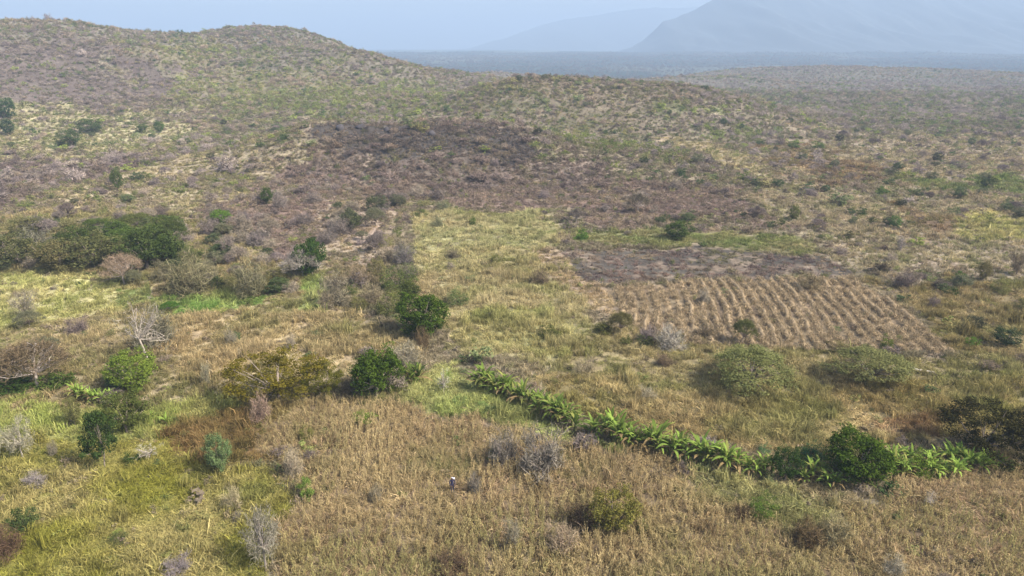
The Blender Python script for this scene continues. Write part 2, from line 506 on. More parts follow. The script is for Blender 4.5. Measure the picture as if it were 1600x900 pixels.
def build_mountains():
    m = plain_mat('mountain_rock', alb((50, 58, 60)), 0.004, 0.45)

    def ridge_mesh(name, prof, dist, depth, rough, label, seed):
        # prof: (px, py of the skyline); the crest stands at distance dist
        xs, zs = [], []
        for px, py in prof:
            dx, dy, dz = ray(px, py)
            xs.append(dx / dy * dist)
            zs.append(CAM_H + dz / dy * dist)
        nx, ny = 420, 80
        X = np.linspace(xs[0], xs[-1], nx)
        Z = np.interp(X, xs, zs)
        Z = Z + (fbm(X, X * 0 + seed, dist * 0.05, 5, seed) - 0.5) * rough * 0.9 + (fbm(X, X * 0 + seed + 7, dist * 0.012, 4, seed + 1) - 0.5) * rough * .35
        T = np.linspace(-1, 1.2, ny)
        XX, TT = np.meshgrid(X, T)
        ZZ = np.broadcast_to(Z, XX.shape)
        Y = dist + TT * depth
        prof_ = np.where(TT < 0, (1 - np.abs(TT)) ** 1.5, (1 - TT / 1.2) ** 1.2)
        base = -50.0
        rid = (np.abs(fbm(XX + Y * .35, Y * .3, dist * 0.06, 5, seed + 3) - 0.5) * 2 - .3) * rough * 3 * np.clip(1 - np.abs(2 * prof_ - 1), 0.0, 1)
        V = np.stack([XX, Y, base + (ZZ - base) * prof_ + rid], -1).reshape(-1, 3)
        i = np.arange(ny - 1)[:, None] * nx
        j = np.arange(nx - 1)[None]
        f = np.stack([i + j, i + j + 1, i + nx + j + 1, i + nx + j], -1).reshape(-1, 4)
        link(name, mesh_np(name, V, f, [m], smooth=True), kind='structure', label=label)

    ridge_mesh('mountain', [(960, 82), (1010, 62), (1035, 34), (1060, 24), (1085, 15), (1110, 0), (1150, -18), (1230, -26), (1330, -18), (1400, -20), (1490, -10),
                            (1560, -6), (1620, -2), (1800, 0), (2100, 30), (2400, 82)], 5000, 1700, 55, 'hazy blue mountain massif filling the right horizon', 5.0)
    ridge_mesh('mountain', [(700, 82), (790, 58), (840, 42), (880, 32), (930, 22), (985, 15), (1020, 10), (1085, 13), (1200, 6), (1400, 20), (1700, 60)], 8600, 2000, 60,
               'very faint pale mountain ridge behind the main massif', 9.0)


build_mountains()

# ------------------------------------------------------------------ plant shapes
def unit(v):
    return v / np.maximum(np.linalg.norm(v, axis=-1, keepdims=True), 1e-9)


def tube(path, rad, sides=5):
    path, rad = np.asarray(path, float), np.asarray(rad, float)
    n = len(path)
    t = unit(np.gradient(path, axis=0))
    ref = np.array([0.31, 0.87, 0.38])
    a = unit(np.cross(t, ref))
    b = np.cross(t, a)
    th = np.arange(sides) * 2 * np.pi / sides
    ring = a[:, None] * np.cos(th)[None, :, None] + b[:, None] * np.sin(th)[None, :, None]
    v = (path[:, None] + ring * rad[:, None, None]).reshape(-1, 3)
    i = np.arange(n - 1)[:, None] * sides
    j = np.arange(sides)[None]
    f = np.stack([i + j, i + (j + 1) % sides, i + sides + (j + 1) % sides, i + sides + j], -1).reshape(-1, 4)
    return v, f


class Bag:
    def __init__(self):
        self.v, self.f3, self.f4, self.var, self.n = [], [], [], [], 0

    def add(self, v, f, var):
        v = np.asarray(v, float)
        f = np.asarray(f)
        (self.f3 if f.shape[1] == 3 else self.f4).append(f + self.n)
        self.v.append(v)
        self.var.append(np.broadcast_to(var, (len(v),)).astype(float))
        self.n += len(v)

    def get(self):
        fs = []
        if self.f4:
            fs.append(np.concatenate(self.f4))
        if self.f3:
            fs.append(np.concatenate(self.f3))
        return np.concatenate(self.v), fs, np.concatenate(self.var)


def crown_centres(rs, shape, n):
    u = unit(rs.normal(size=(n, 3)))
    ph = rs.rand(3) * 6.28
    th = np.arctan2(u[:, 1], u[:, 0])
    lobe = 1 + .16 * np.sin(2 * th + ph[0]) + .12 * np.sin(3 * th + ph[1]) + .1 * np.sin(5 * th + ph[2] + 3 * u[:, 2])
    rad = (0.45 + 0.55 * rs.rand(n) ** 0.5) * lobe
    if shape == 'dome':
        p = u * rad[:, None] * [0.46, 0.46, 0.40] + [0, 0, 0.56]
    elif shape == 'umbrella':
        r = np.sqrt(rs.rand(n)) * 0.44 * lobe
        p = np.stack([r * np.cos(th), r * np.sin(th), 0.84 - 0.32 * (r / .45) ** 2 + rs.normal(size=n) * 0.055], 1)
    elif shape == 'bush':
        p = u * rad[:, None] * [0.41, 0.41, 0.58] + [0, 0, 0.30]
        p[:, 2] = np.where(p[:, 2] < 0.1, 0.1 + rs.rand(n) * 0.25, p[:, 2])
    elif shape == 'layered':
        lay = rs.randint(0, 4, n)
        r = np.sqrt(rs.rand(n)) * np.array([.46, .42, .34, .2])[lay] * lobe
        off = np.array([[.06, 0], [-.08, .05], [.05, -.06], [0, 0]])[lay]
        p = np.stack([r * np.cos(th) + off[:, 0], r * np.sin(th) + off[:, 1], np.array([.42, .6, .78, .93])[lay] + rs.normal(size=n) * .025], 1)
    elif shape == 'vase':
        r = rs.rand(n) ** .6
        zz = rs.rand(n)
        p = np.stack([r * np.cos(th) * (.12 + .36 * zz) * lobe, r * np.sin(th) * (.12 + .36 * zz) * lobe, .22 + .74 * zz - .12 * r], 1)
    return p


def make_plant(seed, shape, style, clumps, per, size, crad, trunk_r, fork, limbs, curve=.5, lean=0.0, density_jit=.6):
    """unit plant (1 wide, 1 high). style 'leaf' or 'twig'. returns (trunk bag, crown bag)"""
    rs = np.random.RandomState(seed)
    c = crown_centres(rs, shape, clumps)
    T, C = Bag(), Bag()
    base = np.array([0, 0, -0.03])
    top = np.array([lean * fork, 0.02 * rs.randn(), fork])
    if trunk_r > 0:
        if fork > .12:
            path = np.linspace(base, top, 4) + rs.normal(size=(4, 3)) * [[.0], [.012], [.012], [.0]]
            v, f = tube(path, np.linspace(trunk_r * 1.25, trunk_r * .85, 4), 6)
            T.add(v, f, .5)
        ids = rs.permutation(clumps)[:limbs]
        for k in ids:
            e = c[k]
            mid = top * .5 + e * .5 + np.array([0, 0, -.06 * curve]) + rs.normal(size=3) * .035
            st = top if fork > .12 else base + np.array([rs.randn() * .03, rs.randn() * .03, 0])
            t = np.linspace(0, 1, 5)[:, None]
            path = (1 - t) ** 2 * st + 2 * t * (1 - t) * mid + t ** 2 * e
            v, f = tube(path, np.linspace(trunk_r * .62, trunk_r * .12, 5), 4)
            T.add(v, f, .5)
            if style == 'twig':
                for q in range(4):
                    s0 = path[2 + q % 3]
                    e2 = c[rs.randint(clumps)] * .35 + e * .65 + rs.normal(size=3) * .04
                    v, f = tube(np.stack([s0, (s0 + e2) / 2 + rs.normal(size=3) * .02, e2]), np.array([.3, .2, .08]) * trunk_r, 3)
                    T.add(v, f, .5)
    if style == 'leaf':
        for k in range(clumps):
            n = max(3, int(per * (1 + density_jit * (rs.rand() * 2 - 1))))
            cr = crad * (0.6 + .8 * rs.rand())
            o = unit(rs.normal(size=(n, 3))) * (rs.rand(n, 1) ** .4)
            p = c[k] + o * [cr, cr, cr * .75]
            p[:, 2] = np.maximum(p[:, 2], .02)
            nn = unit(o * .7 + rs.normal(size=(n, 3)) * .55 + [0, 0, .35])
            a = unit(np.cross(nn, rs.normal(size=(n, 3))))
            b = np.cross(nn, a)
            s = size * (.6 + .8 * rs.rand(n, 1))
            V = np.stack([p - a * s, p - b * s * .55, p + a * s, p + b * s * .55], 1).reshape(-1, 3)
            F = np.arange(4 * n).reshape(n, 4)
            cv = rs.rand()
            C.add(V, F, np.repeat(np.clip(.5 + (cv - .5) * .6 + (rs.rand(n) - .5) * .6, 0, 1), 4))
    else:
        ctr = np.array([0, 0, fork * .8])
        for k in range(clumps):
            n = max(3, int(per * (1 + density_jit * (rs.rand() * 2 - 1))))
            d0 = unit(c[k] - ctr)
            d = unit(d0 * .8 + rs.normal(size=(n, 3)) * .75 + [0, 0, .15])
            L = crad * (.5 + rs.rand(n, 1))
            st = c[k] + rs.normal(size=(n, 3)) * crad * .35 - d * L * .4
            en = st + d * L
            en[:, 2] = np.maximum(en[:, 2], .01)
            sd_ = unit(np.cross(d, rs.normal(size=(n, 3)))) * size * .5
            md = (st + en) / 2 + rs.normal(size=(n, 3)) * L * .12
            V = np.stack([st - sd_, st + sd_, md + sd_ * .7, en, md - sd_ * .7], 1).reshape(-1, 3)
            i5 = np.arange(n)[:, None] * 5
            C.add(V, i5 + [[0, 1, 2, 4]], np.repeat(np.clip(.5 + (rs.rand(n) - .5), 0, 1), 5))
            C.f3.append(i5 + [[4, 2, 3]] + (C.n - len(V)))
    return T, C


PROTO = {}


def proto(kind, n, **kw):
    out = []
    for k in range(n):
        T, C = make_plant(hash_seed(kind) + k * 13, **kw)
        style = kw['style']
        tm = None
        if T.n:
            v, f, va = T.get()
            tm = mesh_np('trunk', v, f, [M_BARK], var=va, smooth=True)
        v, f, va = C.get()
        cm = mesh_np('crown', v, f, [M_LEAF if style == 'leaf' else M_TWIG], var=va)
        out.append((tm, cm))
    PROTO[kind] = out


def hash_seed(s):
    return sum(ord(ch) * (i + 3) for i, ch in enumerate(s)) % 9973


proto('dense', 3, shape='dome', style='leaf', clumps=150, per=66, size=.021, crad=.115, trunk_r=.035, fork=.26, limbs=12)
proto('airy', 4, shape='dome', style='leaf', clumps=130, per=56, size=.019, crad=.10, trunk_r=.026, fork=.2, limbs=20)
proto('umbrella', 4, shape='umbrella', style='leaf', clumps=230, per=64, size=.011, crad=.085, trunk_r=.022, fork=.28, limbs=22)
proto('layered', 2, shape='layered', style='leaf', clumps=90, per=44, size=.022, crad=.10, trunk_r=.014, fork=.30, limbs=16)
proto('spreading', 2, shape='dome', style='leaf', clumps=170, per=60, size=.013, crad=.08, trunk_r=.02, fork=.2, limbs=14)
proto('bush', 5, shape='bush', style='leaf', clumps=46, per=40, size=.032, crad=.15, trunk_r=.016, fork=.08, limbs=9)
proto('fine_bush', 4, shape='bush', style='leaf', clumps=80, per=46, size=.018, crad=.12, trunk_r=.014, fork=.08, limbs=14)
proto('bare_tree', 4, shape='vase', style='twig', clumps=60, per=20, size=.009, crad=.17, trunk_r=.022, fork=.26, limbs=16)
proto('bare_bush', 5, shape='bush', style='twig', clumps=60, per=25, size=.011, crad=.20, trunk_r=.019, fork=.05, limbs=24)
proto('bare_umbrella', 3, shape='umbrella', style='twig', clumps=80, per=30, size=.008, crad=.13, trunk_r=.022, fork=.3, limbs=24)
proto('snag', 2, shape='dome', style='twig', clumps=30, per=7, size=.012, crad=.15, trunk_r=.024, fork=.38, limbs=18, lean=-.3)
proto('bare_standard', 2, shape='dome', style='twig', clumps=60, per=22, size=.010, crad=.15, trunk_r=.024, fork=.36, limbs=22)

rng = random.Random(4)
BARK_GREY, BARK_PALE, BARK_DARK = alb((140, 126, 112)), alb((196, 182, 164)), alb((98, 84, 70))


def put(name, kind, px, py, w_px, h_px, colour, label, category, bark=None, group=None, rot=None):
    x, y, d = ground(px, py)
    w, h = w_px * d / FPX, h_px * d / FPX / 0.93
    z = float(H(x, y))
    e = bpy.data.objects.new(name, None)
    e.empty_display_size = .3
    COL.objects.link(e)
    y2 = y + 0.12 * w
    e.location = (x * y2 / y, y2, float(H(x * y2 / y, y2)) - .04)
    e.rotation_euler = (0, 0, rng.uniform(0, 6.28) if rot is None else rot)
    sx = rng.uniform(.94, 1.06)
    e.scale = (w * sx, w / sx, h)
    e['label'], e['category'] = label, category
    if group:
        e['group'] = group
    tm, cm = rng.choice(PROTO[kind])
    if tm:
        t = link('trunk', tm, e)
        t.color = (*(BARK_GREY if bark is None else bark), 1)
    style_twig = kind in ('bare_tree', 'bare_bush', 'bare_umbrella', 'bare_standard', 'snag')
    c = link('twigs' if style_twig else 'crown', cm, e)
    if not style_twig:
        colour = (colour[0] * 1.02, colour[1], colour[2] * .84)
    else:
        colour = (colour[0] * .93, colour[1] * .95, colour[2] * .89)
    c.color = (*alb(colour), 1)
    return e


# kind, foot x, foot y, width, height in the photograph, colour, name, category, label
G_LILAC, G_GREY, G_BROWN, G_PINK = (134, 122, 114), (140, 128, 112), (104, 84, 68), (168, 144, 124)
OLIVE, DARK, MIDG, LIME, BLUEG, GREYG = (116, 112, 66), (52, 66, 38), (72, 104, 44), (140, 152, 60), (92, 116, 88), (118, 120, 84)
PLANTS = [
    # foreground
    ('airy', 958, 838, 76, 78, OLIVE, 'olive_tree', 'tree', 'round olive green tree standing alone in the dry maize field'),
    ('bare_bush', 908, 826, 62, 46, G_BROWN, 'bare_bush', 'bush', 'dark brown leafless bush close left of the round olive tree'),
    ('bare_bush', 880, 866, 56, 56, G_PINK, 'bare_bush', 'bush', 'pinkish grey leafless bush below left of the round olive tree'),
    ('bare_tree', 800, 862, 44, 52, G_GREY, 'bare_tree', 'tree', 'thin grey leafless sapling in maize, left of the pinkish bush'),
    ('bare_bush', 786, 728, 58, 64, G_LILAC, 'bare_bush', 'bush', 'lilac grey bare thicket with a green sprig, upper middle of maize field'),
    ('bare_bush', 846, 742, 88, 80, G_LILAC, 'bare_bush', 'bush', 'widest lilac grey bare thicket rising above the dry maize'),
    ('bush', 772, 716, 24, 18, (110, 120, 62), 'green_bush', 'bush', 'small green sprig growing at the lilac thicket in maize'),
    ('bare_bush', 708, 898, 72, 40, G_BROWN, 'bare_bush', 'bush', 'dark brown bush cut by the bottom edge below the person'),
    ('bare_standard', 416, 893, 62, 112, (142, 132, 120), 'bare_tree', 'tree', 'tall pale leafless tree at the edge between yellow meadow and maize'),
    ('bare_bush', 460, 748, 38, 56, (166, 148, 130), 'bare_bush', 'bush', 'pinkish bare bush at the upper left corner of maize field'),
    ('bush', 479, 782, 30, 42, (112, 132, 74), 'green_bush', 'bush', 'green bush with pale flowering top below the pinkish bare bush'),
    ('airy', 345, 742, 44, 66, (104, 122, 92), 'shrub_tree', 'tree', 'grey green tall shrub standing alone in the rust coloured grass'),
    ('snag', 232, 722, 38, 30, (190, 178, 164), 'dead_bush', 'dead bush', 'bleached white dead bush right of the dark layered tree'),
    ('layered', 165, 735, 68, 88, (58, 74, 42), 'layered_tree', 'tree', 'dark green layered tree with pale trunk in yellow meadow'),
    ('airy', 200, 680, 74, 66, (84, 92, 54), 'olive_tree', 'tree', 'olive green tree directly behind the dark layered tree'),
    ('bush', 208, 726, 30, 20, (60, 78, 44), 'green_bush', 'bush', 'low dark green bush between layered tree and white dead bush'),
    ('bare_standard', 36, 718, 46, 66, (160, 150, 132), 'bare_tree', 'tree', 'slender grey leafless tree at the left edge of yellow meadow'),
    ('bare_bush', 57, 762, 40, 26, (150, 136, 136), 'bare_bush', 'bush', 'small lilac bare bush in meadow below the slender grey tree'),
    ('bush', 34, 836, 52, 44, (74, 86, 56), 'green_bush', 'bush', 'dark green bush behind the maroon bush in the lower left corner'),
    ('bare_bush', 14, 872, 64, 58, (98, 76, 62), 'maroon_bush', 'bush', 'maroon brown bush at the lower left edge'),
    ('bare_bush', 280, 900, 52, 32, (140, 126, 128), 'bare_bush', 'bush', 'lilac grey bush cut by the bottom edge under yellow meadow'),
    ('fine_bush', 186, 852, 36, 22, (92, 98, 66), 'green_bush', 'bush', 'small dull green bush in the middle of yellow meadow'),
    ('bare_bush', 365, 797, 34, 40, (164, 148, 120), 'bare_bush', 'bush', 'tan leafless bush at the right side of yellow meadow'),
    ('bare_bush', 372, 818, 15, 24, G_LILAC, 'bare_bush', 'bush', 'narrow grey bare bush just below the tan leafless bush'),
    ('airy', 118, 668, 26, 48, (112, 112, 80), 'shrub_tree', 'tree', 'narrow grey green sapling in front of the left banana clump'),
    ('bare_bush', 84, 712, 18, 28, G_GREY, 'bare_bush', 'bush', 'thin grey bare shrub left of the dark layered tree'),
    ('bare_bush', 408, 660, 42, 48, (152, 126, 114), 'bare_bush', 'bush', 'pinkish brown bare bush at the foot of the yellow tree'),
    ('bush', 570, 660, 44, 14, (112, 130, 66), 'green_bush', 'bush', 'flat bright green bush at the top edge of maize'),
    ('fine_bush', 480, 690, 30, 28, (112, 112, 70), 'green_bush', 'bush', 'dull green bush at the upper left of maize, above pinkish bush'),
    ('bare_bush', 588, 785, 26, 34, (140, 126, 108), 'bare_bush', 'bush', 'grey brown bare shrub in maize left of the person'),
    ('bare_bush', 742, 772, 26, 40, G_LILAC, 'bare_bush', 'bush', 'faint lilac bare shrub in maize right of the person'),
    ('fine_bush', 1190, 812, 56, 42, (92, 112, 58), 'green_bush', 'bush', 'bright green low bush in pale grass below the banana row'),
    ('bare_bush', 1158, 812, 34, 26, G_BROWN, 'bare_bush', 'bush', 'brown scrub left beside the bright green low bush'),
    ('bare_bush', 1258, 856, 56, 50, (112, 92, 70), 'bare_bush', 'bush', 'dark brown bush in the lower right of maize field'),
    ('bare_bush', 1300, 852, 60, 52, (150, 134, 104), 'bare_bush', 'bush', 'straw coloured bare bush right beside the dark brown bush'),
    ('snag', 1452, 797, 24, 32, (190, 172, 162), 'dead_branch', 'dead bush', 'small bleached dead branch standing in maize at lower right'),
    ('bare_bush', 1394, 902, 44, 36, (164, 150, 134), 'bare_bush', 'bush', 'pale grey bush cut by the bottom edge at lower right'),
    ('bush', 1562, 812, 14, 11, (70, 84, 44), 'green_bush', 'bush', 'tiny dark green bush in maize near the right edge'),
    ('airy', 1226, 756, 48, 60, (62, 82, 48), 'shrub_tree', 'tree', 'dark green bush tree left of the big dense tree in banana row'),
    ('dense', 1334, 756, 100, 74, (70, 88, 36), 'dense_tree', 'tree', 'big dense green tree with pale trunk among the banana plants'),
    ('fine_bush', 1268, 726, 56, 36, (70, 98, 74), 'green_bush', 'bush', 'bluish green bush behind left of the big dense tree'),
    ('fine_bush', 1192, 716, 26, 30, (104, 132, 104), 'green_bush', 'bush', 'pale bluish green bush at the gap in the banana row'),
    ('fine_bush', 1436, 746, 54, 46, (98, 118, 48), 'green_bush', 'bush', 'olive lime round bush among bananas right of the dense tree'),
    ('spreading', 1532, 724, 142, 88, (56, 54, 34), 'acacia_tree', 'tree', 'big dark flat topped acacia at the right edge'),
    ('spreading', 1604, 728, 90, 88, (54, 52, 34), 'acacia_tree', 'tree', 'dark acacia cut by the right edge beside the big one'),
    ('fine_bush', 1572, 738, 30, 22, (84, 110, 70), 'green_bush', 'bush', 'small green bush at the right end of the banana row'),
    # middle
    ('spreading', 436, 634, 142, 80, (102, 94, 38), 'yellow_tree', 'tree', 'broad tree with mustard yellow and brown foliage'),
    ('spreading', 508, 626, 64, 62, (96, 96, 42), 'yellow_tree', 'tree', 'yellow olive tree joined to the right side of the mustard tree'),
    ('dense', 590, 622, 80, 74, (70, 88, 36), 'dense_tree', 'tree', 'dense bright green round tree beside the yellow tree'),
    ('dense', 660, 530, 80, 66, (70, 88, 36), 'dense_tree', 'tree', 'dense bright green tree standing above the field corner, upper one of two'),
    ('bare_bush', 661, 547, 28, 42, (118, 98, 76), 'bare_bush', 'bush', 'brown bare bush at the foot of the upper dense green tree'),
    ('bare_bush', 630, 576, 66, 46, (146, 134, 118), 'bare_bush', 'bush', 'wide grey bare bush between the two dense green trees'),
    ('bare_bush', 545, 616, 32, 32, (134, 120, 104), 'bare_bush', 'bush', 'grey thicket squeezed between yellow tree and dense green tree'),
    ('snag', 234, 570, 66, 104, (150, 138, 124), 'dead_tree', 'dead tree', 'tall bleached white dead tree with forked branches'),
    ('bare_bush', 244, 545, 74, 64, (116, 108, 92), 'bare_bush', 'bush', 'grey green bare thicket right behind the white dead tree'),
    ('airy', 210, 614, 84, 60, (106, 122, 58), 'lime_tree', 'tree', 'lime green tree under the white dead tree'),
    ('fine_bush', 186, 608, 44, 46, (84, 110, 84), 'green_bush', 'bush', 'bluish green bush on the left flank of the lime tree'),
    ('bare_umbrella', 62, 612, 112, 76, (112, 94, 76), 'bare_acacia', 'tree', 'wide brown leafless acacia above the left banana clump'),
    ('bare_umbrella', 6, 610, 84, 66, (114, 98, 78), 'bare_acacia', 'tree', 'brown leafless acacia cut by the left edge'),
    ('bush', 20, 616, 70, 26, (70, 90, 46), 'green_bush', 'bush', 'dark green undergrowth bush at the left edge under leafless acacia'),
    ('bush', 96, 610, 60, 30, (78, 94, 48), 'green_bush', 'bush', 'green bush under the wide brown leafless acacia'),
    ('bare_tree', 42, 500, 54, 44, (146, 134, 118), 'bare_tree', 'tree', 'grey leafless tree with dark trunk in pale grass at far left'),
    ('umbrella', 266, 488, 30, 16, (72, 104, 46), 'acacia_tree', 'tree', 'small flat green acacia alone above the white dead tree'),
    ('bare_umbrella', 194, 448, 62, 50, (152, 128, 112), 'bare_acacia', 'tree', 'pinkish leafless flat topped acacia with white branches at thicket edge'),
    ('bare_bush', 300, 462, 84, 66, (126, 116, 90), 'bare_bush', 'bush', 'big rounded grey olive thorn bush right of the pinkish acacia'),
    ('bare_bush', 394, 464, 68, 58, (120, 112, 88), 'bare_bush', 'bush', 'big rounded grey olive thorn bush left of the green nook'),
    ('dense', 488, 432, 50, 56, (64, 84, 46), 'dense_tree', 'tree', 'dark green tree behind the pale flat acacia at the nook'),
    ('bare_umbrella', 474, 436, 60, 44, (164, 150, 146), 'bare_acacia', 'tree', 'pale lilac flat leafless acacia in front of dark green tree'),
    ('umbrella', 152, 366, 48, 24, (84, 98, 54), 'acacia_tree', 'tree', 'green flat acacia at the top left of the left thicket'),
    ('umbrella', 216, 366, 64, 32, (92, 98, 62), 'acacia_tree', 'tree', 'green flat acacia at the top middle of the left thicket'),
    ('umbrella', 274, 396, 58, 52, (78, 88, 54), 'acacia_tree', 'tree', 'green acacia at the right end of the left thicket'),
    ('airy', 232, 424, 92, 66, (72, 84, 50), 'thicket_tree', 'tree', 'largest dark green tree in the middle of the left thicket'),
    ('umbrella', 200, 392, 66, 34, (82, 100, 50), 'acacia_tree', 'tree', 'green acacia in the heart of the left thicket'),
    ('airy', 150, 424, 78, 56, (100, 102, 74), 'thicket_tree', 'tree', 'grey olive tree at the lower middle of the left thicket'),
    ('airy', 96, 428, 76, 52, (112, 106, 82), 'thicket_tree', 'tree', 'grey olive tree at the lower left of the left thicket'),
    ('airy', 40, 372, 50, 30, (110, 108, 82), 'thicket_tree', 'tree', 'grey olive tree at the upper left corner of left thicket'),
    ('dense', 262, 364, 44, 26, (88, 100, 60), 'thicket_tree', 'tree', 'green tree at the upper right of the left thicket'),
    ('airy', 180, 418, 60, 44, (100, 102, 72), 'thicket_tree', 'tree', 'olive tree left behind the pinkish leafless acacia'),
    ('dense', 264, 418, 54, 48, (70, 84, 46), 'thicket_tree', 'tree', 'dark green tree low at the right of the left thicket'),
    ('airy', 112, 376, 52, 30, (118, 114, 90), 'thicket_tree', 'tree', 'grey olive tree at the top of left thicket, left of flat acacia'),
    ('airy', 166, 404, 56, 34, (92, 98, 62), 'thicket_tree', 'tree', 'olive green tree deep inside the left thicket'),
    ('dense', 246, 384, 44, 30, (92, 106, 62), 'thicket_tree', 'tree', 'green tree deep inside the right of left thicket'),
    ('dense', 186, 378, 46, 30, (80, 96, 52), 'thicket_tree', 'tree', 'small dark green crown at the top middle of left thicket'),
    ('dense', 80, 412, 48, 34, (82, 92, 58), 'thicket_tree', 'tree', 'dark green crown between the two grey olive thicket trees'),
    ('airy', 300, 424, 46, 36, (92, 98, 66), 'thicket_tree', 'tree', 'olive green crown behind the big rounded thorn bush'),
    ('fine_bush', 350, 452, 44, 30, (112, 110, 82), 'green_bush', 'bush', 'grey green bush between the two big rounded thorn bushes'),
    ('fine_bush', 430, 440, 40, 30, (116, 112, 84), 'green_bush', 'bush', 'grey green bush left of the pale lilac acacia'),
    ('fine_bush', 560, 486, 36, 26, (110, 108, 76), 'green_bush', 'bush', 'olive bush left of the lower hedge end'),
    ('dense', 640, 470, 34, 30, (84, 92, 56), 'green_bush', 'bush', 'dark green bush on the field edge above the upper dense tree'),
    ('bare_bush', 322, 440, 44, 40, (128, 118, 96), 'bare_bush', 'bush', 'grey thorn bush against the right side of the rounded thorn bush'),
    ('bare_bush', 256, 440, 40, 34, (122, 112, 90), 'bare_bush', 'bush', 'grey thorn bush left of the big rounded thorn bush'),
    ('airy', 590, 440, 36, 34, (124, 118, 92), 'shrub_tree', 'tree', 'grey olive shrub left of the largest hedge bush'),
    ('bare_bush', 602, 410, 40, 26, (140, 124, 108), 'bare_bush', 'bush', 'brown bare bush at the upper left of the field hedge'),
    ('fine_bush', 602, 386, 30, 20, (136, 134, 96), 'green_bush', 'bush', 'pale green bush at the top of the field hedge'),
    ('bare_bush', 580, 476, 44, 36, (136, 120, 100), 'bare_bush', 'bush', 'brownish bare bush left of the lower hedge bush'),
    ('bare_bush', 640, 436, 34, 26, (120, 112, 98), 'bare_bush', 'bush', 'grey bush on the right side of the hedge at field edge'),
    ('bare_bush', 60, 398, 76, 46, (112, 106, 92), 'bare_bush', 'bush', 'grey thorn bush at the upper left of the left thicket'),
    ('airy', 130, 396, 66, 40, (72, 84, 48), 'thicket_tree', 'tree', 'dark green tree at the upper left middle of left thicket'),
    ('airy', 18, 424, 74, 54, (92, 94, 68), 'thicket_tree', 'tree', 'grey olive tree at the left edge beside the left thicket'),
    ('bare_bush', 66, 368, 62, 30, (126, 114, 112), 'bare_bush', 'bush', 'lilac grey bush above the left thicket'),
    ('dense', 346, 350, 34, 20, (92, 118, 54), 'green_tree', 'tree', 'small vivid green tree above the right end of left thicket'),
    ('fine_bush', 284, 396, 32, 24, (150, 152, 126), 'pale_bush', 'bush', 'pale silvery bush at the right edge of left thicket'),
    ('bare_tree', 358, 404, 30, 36, (140, 124, 118), 'bare_tree', 'tree', 'grey bare tree on pinkish soil right of the left thicket'),
    ('bare_bush', 404, 386, 44, 30, (134, 120, 118), 'bare_bush', 'bush', 'lilac bare bush on pinkish soil above the big thorn bushes'),
    ('bare_bush', 524, 478, 54, 54, (134, 122, 106), 'bare_bush', 'bush', 'grey bare bush right of the green nook'),
    ('fine_bush', 550, 462, 24, 22, (88, 98, 62), 'green_bush', 'bush', 'small dark green bush right of the grey bare bush'),
    ('bare_bush', 562, 446, 46, 36, (140, 120, 100), 'bare_bush', 'bush', 'brown bare bush left of the olive hedge trees'),
    ('fine_bush', 622, 454, 64, 42, (92, 102, 64), 'green_bush', 'bush', 'dark olive bush along the field edge, largest of the hedge'),
    ('bare_bush', 630, 414, 40, 34, (122, 112, 112), 'bare_bush', 'bush', 'purple grey bush at the top of the field hedge'),
    ('fine_bush', 612, 494, 58, 42, (102, 106, 70), 'green_bush', 'bush', 'olive bush at the lower end of the field hedge'),
    ('bare_bush', 510, 484, 30, 34, (142, 126, 108), 'bare_bush', 'bush', 'small brownish bare bush at the lower tip of the nook'),
    ('fine_bush', 715, 478, 44, 28, (104, 116, 82), 'green_bush', 'bush', 'round grey green bush inside the straw field near the hedge'),
    ('bare_bush', 845, 447, 36, 30, (126, 108, 90), 'bare_bush', 'bush', 'grey brown bush at the right side of straw field'),
    ('bush', 857, 528, 40, 20, (84, 88, 54), 'green_bush', 'bush', 'low dark green bush at the lower right of straw field'),
    ('bare_bush', 707, 405, 26, 17, (118, 106, 90), 'bare_bush', 'bush', 'small dark grey bush in the upper straw field'),
    ('bush', 773, 411, 20, 14, (118, 118, 82), 'green_bush', 'bush', 'tiny green bush in the upper right straw field'),
    ('bush', 658, 341, 22, 16, (96, 104, 66), 'green_bush', 'bush', 'small green bush at the top left corner of straw field'),
    ('bare_bush', 682, 356, 28, 18, (128, 124, 96), 'bare_bush', 'bush', 'small grey bush inside the top left corner of straw field'),
    ('bush', 738, 353, 15, 15, (90, 106, 58), 'green_bush', 'bush', 'tiny dark green bush near the top of straw field'),
    ('bush', 909, 375, 25, 18, (88, 116, 56), 'green_bush', 'bush', 'vivid green bush at the left end of the green plot'),
    ('airy', 1058, 376, 52, 28, (74, 88, 52), 'shrub_tree', 'tree', 'dark green tree in the middle of the green plot'),
    ('bare_umbrella', 900, 350, 26, 24, (122, 108, 104), 'bare_acacia', 'tree', 'small leafless acacia above the left end of green plot'),
    ('bare_umbrella', 996, 334, 36, 30, (112, 100, 88), 'bare_acacia', 'tree', 'small dark leafless acacia on scrub above the green plot'),
    ('umbrella', 970, 525, 42, 38, (98, 94, 70), 'acacia_tree', 'tree', 'small flat topped acacia at the left corner of ploughed rows'),
    ('bush', 944, 524, 30, 20, (92, 92, 58), 'green_bush', 'bush', 'dark bush left beside the small acacia at ploughed rows'),
    ('bush', 976, 542, 24, 18, (88, 92, 60), 'green_bush', 'bush', 'small dark green bush below the small acacia'),
    ('bush', 1008, 542, 30, 20, (82, 88, 60), 'green_bush', 'bush', 'dark green bush below the lower left edge of ploughed rows'),
    ('bare_bush', 1046, 546, 54, 40, (164, 152, 144), 'bare_bush', 'bush', 'pale lilac bare bush below the lower left edge of ploughed rows'),
    ('bare_bush', 1036, 572, 30, 22, (120, 100, 84), 'bare_bush', 'bush', 'dark brown bush below the pale lilac bare bush'),
    ('umbrella', 1160, 540, 42, 42, (90, 94, 64), 'acacia_tree', 'tree', 'leaning small acacia at the lower edge of ploughed rows'),
